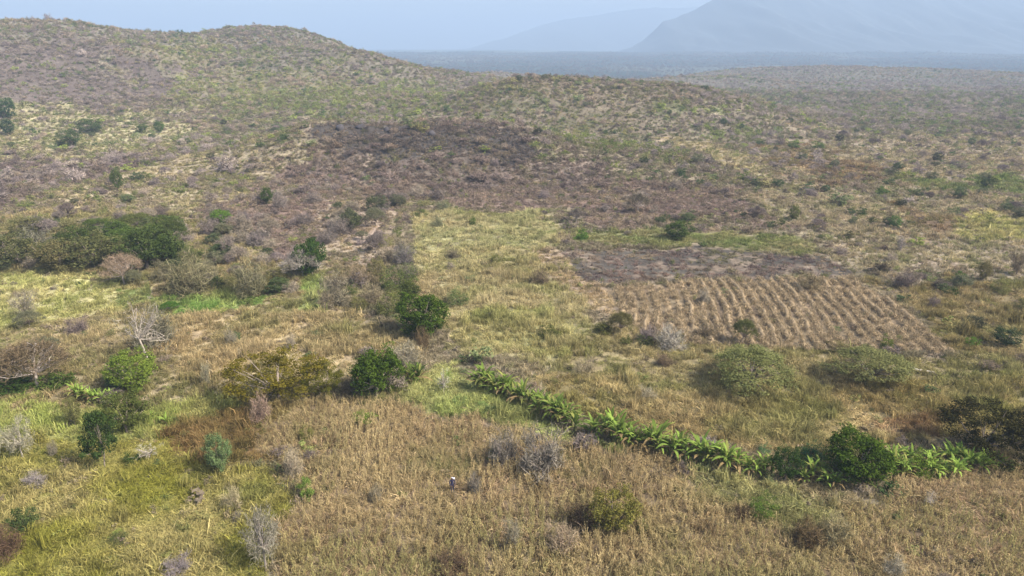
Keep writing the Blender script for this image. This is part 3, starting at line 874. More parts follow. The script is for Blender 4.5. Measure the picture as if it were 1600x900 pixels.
    ('bare_bush', 1102, 528, 40, 26, (120, 104, 88), 'bare_bush', 'bush', 'brown bush left of the leaning small acacia'),
    ('umbrella', 1170, 614, 142, 64, (114, 118, 84), 'acacia_tree', 'tree', 'wide grey green flat acacia below the ploughed rows, left of two'),
    ('umbrella', 1356, 606, 132, 54, (116, 118, 86), 'acacia_tree', 'tree', 'wide grey green flat acacia below the ploughed rows, right of two'),
    ('bush', 1520, 544, 24, 19, (94, 122, 56), 'green_bush', 'bush', 'vivid green bush right of the ploughed rows'),
    ('bush', 1496, 446, 24, 24, (88, 112, 62), 'green_bush', 'bush', 'green bush in the rough grass above the vivid green bush'),
    ('bare_bush', 1470, 452, 32, 16, (102, 90, 84), 'bare_bush', 'bush', 'dark purple brown bush left of the green bush at right'),
    ('bush', 1490, 464, 13, 15, (70, 88, 46), 'green_bush', 'bush', 'tiny dark green bush under the green bush at right'),
    ('fine_bush', 1562, 458, 38, 22, (116, 116, 80), 'green_bush', 'bush', 'grey green bush below the bare tree at right edge'),
    ('bare_tree', 1588, 430, 40, 36, (128, 112, 98), 'bare_tree', 'tree', 'leafless tree with dark trunk near the right edge'),
    ('airy', 1536, 440, 22, 30, (118, 110, 84), 'shrub_tree', 'tree', 'grey olive shrub between the green bush and bare tree at right'),
    ('fine_bush', 1594, 486, 28, 24, (108, 108, 84), 'green_bush', 'bush', 'grey green bush cut by the right edge below the bare tree'),
    ('airy', 1397, 358, 20, 20, (102, 124, 84), 'round_tree', 'tree', 'little round green tree on a stem in the right savanna'),
    ('bush', 1362, 349, 18, 11, (84, 88, 62), 'green_bush', 'bush', 'small dark bush just left of the little round tree'),
    ('bush', 1346, 338, 18, 16, (78, 92, 62), 'green_bush', 'bush', 'dark green bush second left of the little round tree'),
    ('bush', 1325, 373, 20, 14, (84, 82, 62), 'green_bush', 'bush', 'dark bush below left of the little round tree'),
    ('bare_bush', 1376, 426, 30, 21, (92, 80, 70), 'bare_bush', 'bush', 'very dark brown bush at the right end of burnt plot'),
    ('bare_bush', 1380, 392, 18, 11, (110, 92, 88), 'bare_bush', 'bush', 'small purple brown bush in savanna above the very dark bush'),
    ('airy', 1240, 346, 17, 24, (112, 116, 78), 'shrub_tree', 'tree', 'thin green sapling above the right end of green plot'),
    ('bare_tree', 1406, 394, 17, 24, (164, 150, 146), 'bare_tree', 'tree', 'thin pale lilac bare sapling in the right savanna'),
    ('bare_bush', 1264, 456, 42, 30, (140, 122, 98), 'bare_bush', 'bush', 'brown bare bush at the top of the ploughed rows'),
    ('bare_bush', 1098, 476, 24, 26, (156, 142, 130), 'bare_bush', 'bush', 'pale grey bare bush inside the ploughed rows'),
    ('bush', 1384, 546, 22, 24, (102, 114, 62), 'green_bush', 'bush', 'green bush inside the lower right of ploughed rows'),
    ('bare_bush', 1318, 556, 36, 22, (110, 98, 74), 'bare_bush', 'bush', 'dark brown bush at the lower edge of ploughed rows'),
    ('bare_bush', 1010, 626, 38, 24, (158, 144, 124), 'bare_bush', 'bush', 'pale grey bare bush on olive grass above the banana row'),
    ('bare_bush', 914, 586, 42, 30, (166, 148, 122), 'bare_bush', 'bush', 'pinkish straw bare bush left of the olive grassland'),
    ('snag', 694, 616, 22, 42, (204, 196, 180), 'bare_tree', 'tree', 'thin white bare sapling in bright grass left of banana row'),
    ('fine_bush', 720, 634, 34, 18, (128, 144, 98), 'green_bush', 'bush', 'pale green low bush in bright grass, left one'),
    ('fine_bush', 752, 640, 26, 15, (118, 138, 90), 'green_bush', 'bush', 'pale green low bush in bright grass under first bananas'),
    ('bush', 372, 532, 14, 16, (92, 110, 84), 'green_bush', 'bush', 'tiny blue green shrub in the left tan field'),
    ('bare_bush', 362, 540, 22, 28, (150, 138, 122), 'bare_bush', 'bush', 'grey bare shrub in the left tan field'),
    ('bare_tree', 324, 606, 20, 40, (152, 142, 122), 'bare_tree', 'tree', 'thin grey sapling left of the mustard yellow tree'),
    ('bare_bush', 456, 546, 20, 26, (160, 144, 128), 'bare_bush', 'bush', 'pale bare shrub in the right of the left tan field'),
    # slopes
    ('airy', 185, 298, 20, 34, (86, 98, 66), 'shrub_tree', 'tree', 'small dark green tree on the tan shoulder at left'),
    ('airy', 418, 320, 22, 26, (76, 92, 52), 'shrub_tree', 'tree', 'small dark green tree above the lilac scrub'),
    ('airy', 10, 188, 30, 34, (66, 86, 58), 'shrub_tree', 'tree', 'dark green tree at the left edge of the hill pasture, upper one'),
    ('airy', 14, 212, 24, 24, (66, 84, 58), 'shrub_tree', 'tree', 'dark green tree at the left edge of the hill pasture, lower one'),
    ('airy', 140, 209, 40, 20, (82, 96, 66), 'shrub_tree', 'tree', 'green tree in the middle of the hill pasture'),
    ('airy', 112, 230, 36, 26, (82, 96, 68), 'shrub_tree', 'tree', 'dark green tree pair at the lower hill pasture'),
    ('airy', 223, 208, 18, 14, (88, 102, 68), 'shrub_tree', 'tree', 'small green tree at the right of the hill pasture'),
    ('airy', 250, 208, 18, 16, (82, 102, 62), 'shrub_tree', 'tree', 'small dark green tree at the far right of hill pasture'),
    ('bush', 1280, 234, 22, 13, (100, 118, 72), 'green_bush', 'bush', 'green bush on the brown patch of right plain, right one'),
    ('bush', 1240, 232, 24, 14, (92, 108, 70), 'green_bush', 'bush', 'green bush on the brown patch of right plain, left one'),
    ('bush', 1380, 304, 28, 14, (92, 112, 68), 'green_bush', 'bush', 'green bush at the left end of right green strip'),
    ('fine_bush', 1548, 286, 18, 14, (76, 76, 62), 'green_bush', 'bush', 'dark bush at the upper edge of right green strip'),
]
for p in PLANTS:
    kind, px, py, w, h, colr, nm, cat, lab = p
    bk = {'snag': alb((166, 154, 138)), 'dense': alb((170, 158, 136)), 'layered': BARK_GREY}.get(kind)
    if kind.startswith('bare') and bk is None:
        bk = alb(tuple(min(255, int(c * 1.12)) for c in colr))
    if nm == 'bare_acacia':
        bk = alb((170, 156, 142))
    put(nm, kind, px, py, w, h, colr, lab, cat, bark=bk)


PLACE = {'left_grey_slope': 'on the grey upper left slope', 'green_slope': 'on the green left hillside', 'left_pasture': 'on the pale hill pasture at left',
         'left_burnt': 'on the burnt purple ground at far left', 'tan_shoulder': 'on the tan shoulder above the left thicket', 'lilac_scrub': 'on the lilac scrub around the burnt knoll',
         'pink_soil': 'on the pinkish soil above the field hedge', 'burnt_knoll': 'on the lower burnt knoll', 'green_behind_knoll': 'on the green slope behind the burnt knoll', 'charcoal_crown': 'on the charcoal crown of the knoll', 'mid_ridge_tan': 'on the tan ridge behind the knoll',
         'mid_ridge_lime': 'on the lime green end of the middle ridge', 'tan_meadow': 'on the tan meadow right of the knoll', 'right_savanna': 'on the right savanna',
         'right_brown': 'on the brown patch of the right plain', 'right_green_strip': 'in the right green strip', 'right_yellow': 'on the yellow grass at right',
         'right_rough_brown': 'on the rough brown patch at right', 'rough_left': 'in the rough grass around the left thicket', 'left_pale': 'on the pale grass at far left',
         'left_green_line': 'in the green line below the left thicket', 'green_nook': 'in the green nook', 'left_tan_field': 'in the left tan field',
         'central_field': 'in the straw field', 'central_green_top': 'in the top of the straw field', 'central_green_low': 'in the green lower straw field',
         'pink_border': 'on the pinkish border of the straw field', 'green_plot': 'in the green plot', 'burnt_plot': 'in the burnt plot', 'ploughed': 'in the ploughed rows',
         'right_rough': 'in the rough grass right of the ploughed rows', 'below_plough': 'on the grass strip below the ploughed rows', 'olive_grassland': 'on the olive grassland above the bananas',
         'russet_grass': 'in the russet grass', 'bright_green': 'in the bright grass beside the bananas', 'left_damp': 'in the damp green grass at left', 'rust_patch': 'in the rust grass patch',
         'yellow_meadow': 'in the yellow meadow', 'maize': 'in the dry maize field', 'pale_strip': 'in the pale grass below the bananas'}

# single trees dotted over the savanna and slopes
def dotted():
    q = np.random.RandomState(41)
    spec = [('savanna_tree', 'tree', ('airy', 'airy', 'fine_bush'), ((78, 90, 58), (96, 104, 70), (112, 112, 84), (84, 84, 62)), 105,
             ['right_savanna', 'right_brown', 'right_yellow', 'right_rough', 'right_green_strip', 'below_plough', 'tan_meadow', 'mid_ridge_lime', 'left_pasture', 'tan_shoulder', 'rough_left', 'green_slope', -1],
             'green', 1.0), ('thorn_bush', 'bush', ('bare_bush', 'bare_umbrella', 'bare_bush'), ((136, 122, 116), (126, 112, 106), (146, 132, 116), (118, 104, 96)), 120,
             ['lilac_scrub', 'pink_soil', 'burnt_knoll', 'left_burnt', 'tan_shoulder', 'rough_left', 'right_savanna', 'below_plough', 'right_rough', 'left_grey_slope'], 'leafless', 1.0)]
    spec.append(('thorn_bush', 'bush', ('bare_bush', 'bare_bush', 'bare_umbrella'), ((130, 118, 108), (120, 108, 100), (138, 126, 108)), 46,
                 ['rough_left', 'pink_soil', 'lilac_scrub'], 'leafless', (112, 205)))
    spec.append(('belt_tree', 'tree', ('airy', 'dense', 'umbrella'), ((78, 88, 54), (96, 100, 68), (108, 106, 80)), 26, ['rough_left', 'pink_soil'], 'green', (118, 190)))
    for name, cat, kinds, cols, count, zones, word, near in spec:
        r0, r1 = (95, 420) if near == 1.0 else near
        done = 0
        taken = []
        allow = {ZI[z] if z != -1 else -1 for z in zones}
        while done < count:
            x, y = sample_fan(q, 1, r0, r1, R(38))
            if near != 1.0 and x[0] > -.1 * y[0]:
                continue
            if name == 'savanna_tree' and q.rand() < .45 and x[0] < 0:
                continue
            i = int(zone_of(x, y)[0])
            if i not in allow:
                continue
            x, y = float(x[0]), float(y[0])
            z = float(H(x, y))
            if any(float(H(x * t, y * t)) > CAM_H + (z + 2 - CAM_H) * t for t in (.5, .6, .7, .8, .9, .95)):
                continue
            if any((x - a) ** 2 + (y - b) ** 2 < 36 for a, b in taken):
                continue
            taken.append((x, y))
            done += 1
            w = q.uniform(2.2, 4.6) * (1.25 if near != 1.0 else 1)
            h = w * q.uniform(.55, .95)
            e = bpy.data.objects.new(name, None)
            COL.objects.link(e)
            e.location = (x, y, z - .05)
            e.rotation_euler = (0, 0, q.rand() * 6.28)
            e.scale = (w, w, h)
            kd = kinds[q.randint(len(kinds))]
            tm, cm = PROTO[kd][q.randint(len(PROTO[kd]))]
            c = np.array(cols[q.randint(len(cols))]) * q.uniform(.88, 1.12)
            t = link('trunk', tm, e)
            t.color = (*(BARK_GREY if cat == 'tree' else alb(np.minimum(c * 1.1, 255))), 1)
            k = link('crown' if cat == 'tree' else 'twigs', cm, e)
            k.color = (*alb(c), 1)
            where = PLACE.get(ZONES[i][0]) if i >= 0 else 'on open scrub beyond the fields'
            tone = 'dark' if c.mean() < (82 if cat == 'tree' else 116) else 'pale'
            size = ('broad' if w > 3.5 else 'small') if near == 1.0 else ('stout' if w > 4.4 else 'low')
            e['label'] = f'{size} {tone} {word} {cat} {where}' if cat == 'tree' else f'{size} {tone} grey leafless thorn bush {where}'
            e['category'] = cat
            e['group'] = f'{size} {tone} {word} ' + ('trees' if cat == 'tree' else 'thorn bushes') + f' {where}'


# fallen dead tree beside the right acacia
def fallen_log():
    x, y, d = ground(1418, 580)
    B = Bag()
    p = np.array([[0, 0, .5], [1.0, -.25, .35], [2.0, -.45, .22], [3.1, -.8, .12]])
    v, f = tube(p, [.10, .14, .16, .2], 7)
    B.add(v, f, .5)
    for q in ([[.9, -.2, .4], [.3, .25, .8], [-.2, .5, 1.0]], [[.4, -.1, .45], [-.3, -.3, .6], [-.9, -.2, .5]], [[1.6, -.4, .3], [1.2, -.8, .6], [.9, -1.1, .65]]):
        v, f = tube(np.array(q), [.08, .05, .02], 5)
        B.add(v, f, .5)
    v, f, va = B.get()
    o = link('fallen_tree', mesh_np('fallen_tree', v, f, [M_BARK], var=va, smooth=True), label='bleached fallen dead tree right of the right flat acacia', category='dead tree')
    o.location = (x, y, float(H(x, y)))
    o.color = (*alb((208, 196, 180)), 1)


fallen_log()

# dark rock outcrops on the knoll's crest
def outcrop(px, py, w_px, h_px, label, seed):
    x, y, d = ground(px, py)
    rs = np.random.RandomState(seed)
    w, h = w_px * d / FPX, h_px * d / FPX
    n, m = 9, 14
    th, ph = np.meshgrid(np.linspace(0, np.pi, n), np.arange(m) * 2 * np.pi / m, indexing='ij')
    u = np.stack([np.sin(th) * np.cos(ph), np.sin(th) * np.sin(ph), np.cos(th)], -1)
    k = np.ones(th.shape)
    for _ in range(9):                                  # planes that cut the boulder
        nn = unit(rs.normal(size=3))
        k = np.minimum(k, .72 / np.maximum(u @ nn, .3))
    P = (u * np.clip(k, .5, 1)[..., None] * [w * .5, w * .4, h * .75]).reshape(-1, 3)
    i = np.arange(n - 1)[:, None] * m
    j = np.arange(m)[None]
    f = np.stack([i + j, i + m + j, i + m + (j + 1) % m, i + (j + 1) % m], -1).reshape(-1, 4)
    o = link('rock_outcrop', mesh_np('rock_outcrop', P, f, [M_ROCK]), label=label, category='rock')
    o.location = (x, y, float(H(x, y)) + h * .2)


M_ROCK = plain_mat('charred_rock', alb((70, 64, 64)), 1.5, .45)
outcrop(532, 203, 15, 10, 'small dark rock outcrop at the left end of the knoll crest', 1)
outcrop(564, 201, 17, 9, 'wider dark rock outcrop on the knoll crest, second from left', 2)
outcrop(604, 206, 12, 8, 'small charred rock right of the two knoll crest outcrops', 3)
outcrop(676, 212, 14, 9, 'dark rock in the middle of the charred knoll crest', 4)

# ------------------------------------------------------------------ banana plants
def banana_meshes():
    leaves = []
    for k in range(4):
        rs = np.random.RandomState(50 + k)
        n = 9
        t = np.linspace(0, 1, n)
        L = 1.0
        droop = [.55, .8, 1.05, .35][k]
        ang = .95 - droop * 1.9 * t ** 1.3
        dx, dz = np.cos(ang) * L / (n - 1), np.sin(ang) * L / (n - 1)
        xs, zs = np.concatenate([[0], np.cumsum(dx)[:-1]]), np.concatenate([[0], np.cumsum(dz)[:-1]])
        w = .078 * np.sin(np.pi * np.clip(t * .93 + .07, 0, 1)) ** .6
        w[0], w[-1] = .012, .01
        V, F = [], []
        for i in range(n):
            jl, jr = 1 - .35 * rs.rand() * (0 < i < n - 1), 1 - .35 * rs.rand() * (0 < i < n - 1)
            V += [(xs[i], -w[i] * jl, zs[i] + w[i] * .35 - .04 * rs.rand() * (i > 1)), (xs[i], 0, zs[i]), (xs[i], w[i] * jr, zs[i] + w[i] * .35 - .04 * rs.rand() * (i > 1))]
        for i in range(n - 1):
            a = i * 3
            F += [(a, a + 1, a + 4, a + 3), (a + 1, a + 2, a + 5, a + 4)]
        var = np.clip(.5 + .35 * (rs.rand(len(V)) - .5), 0, 1)
        var[1::3] += .25
        leaves.append(mesh_np('leaf', V, np.array(F), [M_BANANA], var=var))
    v, f = tube(np.array([[0, 0, -.05], [.01, 0, .25], [.03, .01, .55], [.04, .02, .75]]), [.13, .11, .08, .04], 8)
    return leaves, mesh_np('stem', v, f, [M_BARK], var=np.full(len(v), .5), smooth=True)


M_BANANA = leaf_mat('banana_leaf', 'object', 0.35, 0.35)
BL, BS = banana_meshes()
brs = random.Random(12)


def banana(px, py, h_px, label, group, bright=1.0):
    x, y, d = ground(px, py)
    h = h_px * d / FPX * brs.uniform(.74, 1.12)
    e = bpy.data.objects.new('banana_plant', None)
    COL.objects.link(e)
    e.location = (x, y, float(H(x, y)))
    e.rotation_euler = (0, 0, brs.uniform(0, 6.28))
    e['label'], e['category'], e['group'] = label, 'banana plant', group
    s = h / 1.75
    st = link('stem', BS, e)
    st.scale = (s, s, s * .95)
    st.color = (*alb((120, 118, 70)), 1)
    n = brs.randint(17, 22)
    for k in range(n):
        lf = link('leaf', BL[min(3, int(brs.random() * 4))], e)
        q = k / n
        lf.location = (0.03 * s, 0, s * (.74 - .34 * q))
        lf.rotation_euler = (0, brs.uniform(-.3, .15) + .85 * q - .45, k * 2.4 + brs.uniform(-.35, .35))
        ls = s * brs.uniform(.95, 1.45)
        lf.scale = (ls, ls * brs.uniform(.9, 1.25), ls)
        c = np.array((118, 136, 62)) * bright * brs.uniform(.85, 1.15) if q < .74 or brs.random() < .3 else np.array((146, 124, 86)) * brs.uniform(.8, 1.1)
        if brs.random() < .2:
            c = np.array((140, 140, 76))
        lf.color = (*alb(np.clip(c, 0, 255)), 1)


def along(pts, n, jit=3.0):
    pts = np.array(pts, float)
    s = np.concatenate([[0], np.cumsum(np.hypot(*np.diff(pts, axis=0).T))])
    for k in range(n):
        t = (k + .5) / n * s[-1]
        yield np.interp(t, s, pts[:, 0]) + brs.uniform(-jit, jit), np.interp(t, s, pts[:, 1]) + brs.uniform(-jit, jit)


ORD = 'first second third fourth fifth sixth seventh eighth ninth tenth eleventh twelfth thirteenth fourteenth fifteenth sixteenth seventeenth eighteenth nineteenth twentieth twenty-first twenty-second'.split()


def clump(points, h_px, where, group, bright=1.0):
    for k, (px, py) in enumerate(sorted(points)):
        banana(px, py, h_px, f'{ORD[k]} banana plant from the left {where}', group, bright)


clump(list(along([(742, 608), (790, 616), (822, 632), (862, 656), (905, 674)], 20, 4)), 40, 'in the upper half of the diagonal row', 'bananas in the upper half of the row', .92)
clump(list(along([(925, 682), (985, 698), (1040, 710), (1100, 726), (1152, 738)], 20, 5)), 48, 'in the lower half of the diagonal row', 'bananas in the lower half of the row')
clump([(1168, 742), (1180, 746), (1194, 742), (1206, 738)], 34, 'before the dark green bush tree', 'bananas left of the bush tree')
clump([(1256, 756), (1268, 750), (1290, 762), (1280, 744), (1302, 764)], 34, 'at the left foot of the big dense tree', 'bananas left of the dense tree')
clump([(1366, 756), (1352, 762)], 32, 'at the right foot of the big dense tree', 'bananas at the foot of the dense tree', .8)
clump(list(along([(1380, 742), (1415, 746), (1388, 728), (1425, 726)], 9, 5)), 36, 'between dense tree and olive lime bush', 'bananas right of the dense tree', 1.1)
clump(list(along([(1440, 742), (1478, 744), (1510, 738), (1500, 722), (1450, 720)], 14, 6)), 36, 'in the bright clump right of the olive lime bush', 'bananas in the right clump', 1.15)
clump(list(along([(1510, 738), (1560, 730)], 8, 4)), 32, 'in front of the big dark acacia', 'bananas before the dark acacia', 1.05)
clump(list(along([(112, 622), (140, 628), (165, 630), (186, 630)], 8, 3)), 28, 'in the clump left of the lime tree', 'bananas of the left clump', 1.15)
clump([(632, 602), (644, 604), (655, 600)], 38, 'beside the dense bright green round tree', 'bananas beside the round tree', .8)
banana(262, 668, 22, 'lone small banana plant in damp green grass below the lime tree', 'lone bananas', 1.1)
banana(238, 660, 22, 'small banana plant at the edge of the olive tree on the left', 'lone bananas', 1.0)
banana(700, 598, 24, 'lone pale banana plant left of the diagonal row', 'lone bananas', 1.0)

# ------------------------------------------------------------------ ploughed ridges, one mound for each row
def ridges():
    poly = ZP[ZI['ploughed']]
    lo, hi = poly.min(0), poly.max(0)
    az = R(5.5)
    dirv = np.array([math.sin(az), math.cos(az)])
    nrm = np.array([dirv[1], -dirv[0]])
    m, nt, N, L = new_mat('crop_residue')
    out = N.new('ShaderNodeOutputMaterial')
    d = N.new('ShaderNodeBsdfDiffuse')
    geo = N.new('ShaderNodeNewGeometry')
    no = N.new('ShaderNodeTexNoise')
    no.inputs['Scale'].default_value = 2.2
    no.inputs['Detail'].default_value = 6
    L.new(geo.outputs['Position'], no.inputs['Vector'])
    cr = N.new('ShaderNodeValToRGB')
    cr.color_ramp.elements[0].position = .3
    cr.color_ramp.elements[0].color = (*alb((122, 106, 84)), 1)
    cr.color_ramp.elements[1].position = .68
    cr.color_ramp.elements[1].color = (*alb((158, 138, 108)), 1)
    L.new(no.outputs[0], cr.inputs[0])
    L.new(cr.outputs[0], d.inputs[0])
    L.new(d.outputs[0], out.inputs[0])
    holder = bpy.data.objects.new('harvested_field', None)
    COL.objects.link(holder)
    holder['kind'] = 'structure'
    holder['label'] = 'harvested field of straw ridges'
    c0 = poly.mean(0)
    rows = []
    step = 1.85
    for k in range(-40, 41):
        s = np.arange(-60, 60, .45)
        wob = (fbm(s, s * 0 + k * .35, 14, 3, 70.) - .5) * 3.0 + (fbm(s, s * 0 + k * 3.1, 4, 2, 73.) - .5) * .7
        line = c0 + dirv * s[:, None] + nrm * (k * step + wob[:, None])
        ok = inside(line[:, 0], line[:, 1], poly)
        if ok.sum() < 14:
            continue
        i0, i1 = np.nonzero(ok)[0][[0, -1]]
        line = line[i0:i1 + 1]
        n = len(line)
        prof = np.array([-.6, -.34, 0, .34, .6])
        hz = np.array([-.06, .28, .48, .28, -.06])
        amp = np.clip(2.6 * fbm(line[:, 0], line[:, 1], 2.0, 3, 60.) - .35, .28, 1.3) * (.45 + .9 * sstep(.3, .6, fbm(line[:, 0], line[:, 1], 11, 2, 62.)))
        amp[[0, -1]] = .1
        X = line[:, None, :] + nrm * (prof[None, :, None] * (0.8 + .4 * fbm(line[:, 0], line[:, 1], 3.5, 2, 64.)[:, None, None]))
        Z = H(X[..., 0], X[..., 1]) + hz * amp[:, None] + (fbm(X[..., 0], X[..., 1], .9, 2, 66.) - .5) * .28 * (hz > 0)
        V = np.concatenate([X, Z[..., None]], -1).reshape(-1, 3)
        i = np.arange(n - 1)[:, None] * 5
        j = np.arange(4)[None]
        f = np.stack([i + j, i + 5 + j, i + 5 + j + 1, i + j + 1], -1).reshape(-1, 4)[:, ::-1]
        link('straw_ridge', mesh_np('straw_ridge', V, f, [m]), holder)
        rows.append(line)
    return rows


ROWS = ridges()

# ------------------------------------------------------------------ stuff: tufts, stalks and far scrub, scattered by geometry nodes on the object's own tuft shapes
def scatter(name, shapes, pts, rot, scl, tint, material, label, seed=1):
    """shapes: [(verts, faces list, var)], pts (n,3), rot (n,3), scl (n,3), tint (n,3)"""
    n = len(pts)
    V, F3, F4, VAR, PR = [], [], [], [], []
    off = 0
    for k, (v, fs, va) in enumerate(shapes):
        V.append(v)
        for f in fs:
            (F3 if f.shape[1] == 3 else F4).append(f + off)
        VAR.append(va)
        PR.append(np.full(len(v), k))
        off += len(v)
    V.append(pts)
    VAR.append(np.full(n, .5))
    PR.append(np.full(n, -1))
    fs = ([np.concatenate(F4)] if F4 else []) + ([np.concatenate(F3)] if F3 else [])
    me = mesh_np(name, np.concatenate(V), fs, [material], var=np.concatenate(VAR))

    def attr(nm, typ, key, arr, width):
        full = np.zeros((off + n, width), np.float32 if typ != 'INT' else np.int32)
        full[off:] = np.asarray(arr).reshape(n, width)
        a = me.attributes.new(nm, typ, 'POINT')
        a.data.foreach_set(key, full.ravel())

    a = me.attributes.new('proto', 'INT', 'POINT')
    a.data.foreach_set('value', np.concatenate(PR).astype(np.int32))
    rs = np.random.RandomState(seed)
    attr('pick', 'INT', 'value', rs.randint(0, len(shapes), n), 1)
    attr('rot', 'FLOAT_VECTOR', 'vector', rot, 3)
    attr('scl', 'FLOAT_VECTOR', 'vector', scl, 3)
    attr('tint', 'FLOAT_COLOR', 'color', np.concatenate([tint, np.ones((n, 1))], 1), 4)
    o = link(name, me, kind='stuff', label=label)
    ng = bpy.data.node_groups.new(name + '_scatter', 'GeometryNodeTree')
    ng.interface.new_socket('Geometry', in_out='INPUT', socket_type='NodeSocketGeometry')
    ng.interface.new_socket('Geometry', in_out='OUTPUT', socket_type='NodeSocketGeometry')
    N, L = ng.nodes, ng.links
    gi, go = N.new('NodeGroupInput'), N.new('NodeGroupOutput')

    def named(nm, typ):
        q = N.new('GeometryNodeInputNamedAttribute')
        q.data_type = typ
        q.inputs['Name'].default_value = nm
        return q.outputs['Attribute']

    pr = named('proto', 'INT')

    def part(k):
        c = N.new('FunctionNodeCompare')
        c.data_type = 'INT'
        c.operation = 'EQUAL'
        ia = [s for s in c.inputs if s.type == 'INT']
        L.new(pr, ia[0])
        ia[1].default_value = k
        s = N.new('GeometryNodeSeparateGeometry')
        s.domain = 'POINT'
        L.new(gi.outputs[0], s.inputs['Geometry'])
        L.new(c.outputs[0], s.inputs['Selection'])
        return s.outputs['Selection']

    jn = N.new('GeometryNodeJoinGeometry')
    for k in range(len(shapes)):
        ti = N.new('GeometryNodeGeometryToInstance')
        L.new(part(k), ti.inputs[0])
        L.new(ti.outputs[0], jn.inputs[0])
    ip = N.new('GeometryNodeInstanceOnPoints')
    L.new(part(-1), ip.inputs['Points'])
    L.new(jn.outputs[0], ip.inputs['Instance'])
    ip.inputs['Pick Instance'].default_value = True
    L.new(named('pick', 'INT'), ip.inputs['Instance Index'])
    L.new(named('rot', 'FLOAT_VECTOR'), ip.inputs['Rotation'])
    L.new(named('scl', 'FLOAT_VECTOR'), ip.inputs['Scale'])
    L.new(ip.outputs['Instances'], go.inputs[0])
    md = o.modifiers.new('scatter', 'NODES')
    md.node_group = ng
    return o


def blades(rs, n, spread, height, width, lean):
    p = rs.normal(size=(n, 2)) * spread * .5
    h = height * (.45 + .75 * rs.rand(n))
    a = rs.rand(n) * 6.28
    d = np.stack([np.cos(a), np.sin(a)], 1)
    b = rs.rand(n) * 6.28
    s = np.stack([np.cos(b), np.sin(b)], 1) * (width * (.6 + .8 * rs.rand(n)) * .5)[:, None]
    k1, k2 = (lean * rs.rand(n) * h * .35)[:, None], (lean * rs.rand(n) * h)[:, None]
    z0 = np.full((n, 1), -.05)
    V = np.stack([np.hstack([p - s, z0]), np.hstack([p + s, z0]), np.hstack([p + d * k1 + s * .8, h[:, None] * .6]), np.hstack([p + d * k1 - s * .8, h[:, None] * .6]),
                  np.hstack([p + d * (k1 + k2), h[:, None] * (1 - .3 * (k2 / h[:, None]))])], 1).reshape(-1, 3)
    i = np.arange(n)[:, None] * 5
    return V, [i + [[0, 1, 2, 3]], i + [[3, 2, 4]]], np.repeat(np.clip(rs.normal(.5, .25, n), 0, 1), 5)


def maize_shape(rs):
    B = Bag()
    for q in range(2):
        o = np.array([rs.randn() * .10, rs.randn() * .10, 0]) * q
        hh = 1.0 - .3 * rs.rand() * q
        top = np.array([rs.randn() * .08, rs.randn() * .08, hh])
        mid = top * .5 + [rs.randn() * .03, rs.randn() * .03, 0]
        v, f = tube(np.array([[0, 0, -.05], mid, top]) + o, [.018, .016, .008], 3)
        B.add(v, f, .7)
        n = 8
        for k in range(n):
            z = .15 + .8 * k / n
            a = k * 2.6 + rs.randn() * .5
            d = np.array([math.cos(a), math.sin(a)])
            s = np.array([-d[1], d[0]]) * .016
            c = top * z + o
            L = .15 * (.5 + .8 * rs.rand())
            up, dn = .16 * rs.rand(), .16 * rs.rand()
            P0, P1, P2 = c, c + [d[0] * L * .5, d[1] * L * .5, up], c + [d[0] * L, d[1] * L, up - dn]
            S = np.array([s[0], s[1], 0])
            B.add(np.array([P0 - S * .5, P0 + S * .5, P1 + S, P1 - S, P2]), np.array([[0, 1, 2, 3]]), .2 + .7 * rs.rand())
            B.f3.append(np.array([[3, 2, 4]]) + B.n - 5)
    return B.get()


def sample_fan(rs, n, r0, r1, half=R(44)):
    r = np.sqrt(r0 * r0 + (r1 * r1 - r0 * r0) * rs.rand(n))
    a = (rs.rand(n) * 2 - 1) * half
    return r * np.sin(a), r * np.cos(a)


def mute(name, c):
    c = np.asarray(c, float)
    k = .97 if name in ('yellow_meadow', 'bright_green') else .98
    return alb(c.mean() + (c - c.mean()) * k)


Z_C1 = np.array([mute(z[0], z[3]) for z in ZONES] + [alb((152, 138, 112))])
Z_C2 = np.array([mute(z[0], z[4]) for z in ZONES] + [alb((132, 122, 94))])
Z_H = np.array([z[5] for z in ZONES] + [.5])
Z_D = np.array([z[6] for z in ZONES] + [.3])
Z_G = np.array([z[7] for z in ZONES] + [3.0])
Z_V = np.array([z[8] for z in ZONES] + [2.0])


def tint_at(rs, x, y, idx, lo=.66, hi=1.34):
    n = len(x)
    t = np.clip((fbm(x, y, 7, 3, 81.) - .5) * 2.6 + .5 + rs.normal(size=n) * .28, 0, 1)[:, None]
    c = Z_C1[idx] * (1 - t) + Z_C2[idx] * t
    a = (sstep(.52, .72, fbm(x, y, 9, 4, 141.)) * .42)[:, None]
    b = (sstep(.54, .74, fbm(x, y, 6, 4, 151.)) * .5)[:, None]
    e = (sstep(.56, .76, fbm(x, y, 15, 4, 161.)) * .25)[:, None]
    c = c * (1 - a) + alb((190, 170, 124)) * a
    c = c * (1 - b) + alb((116, 122, 64)) * b
    c = c * (1 - e) + alb((132, 108, 78)) * e
    return c * rs.uniform(lo, hi, (n, 1))


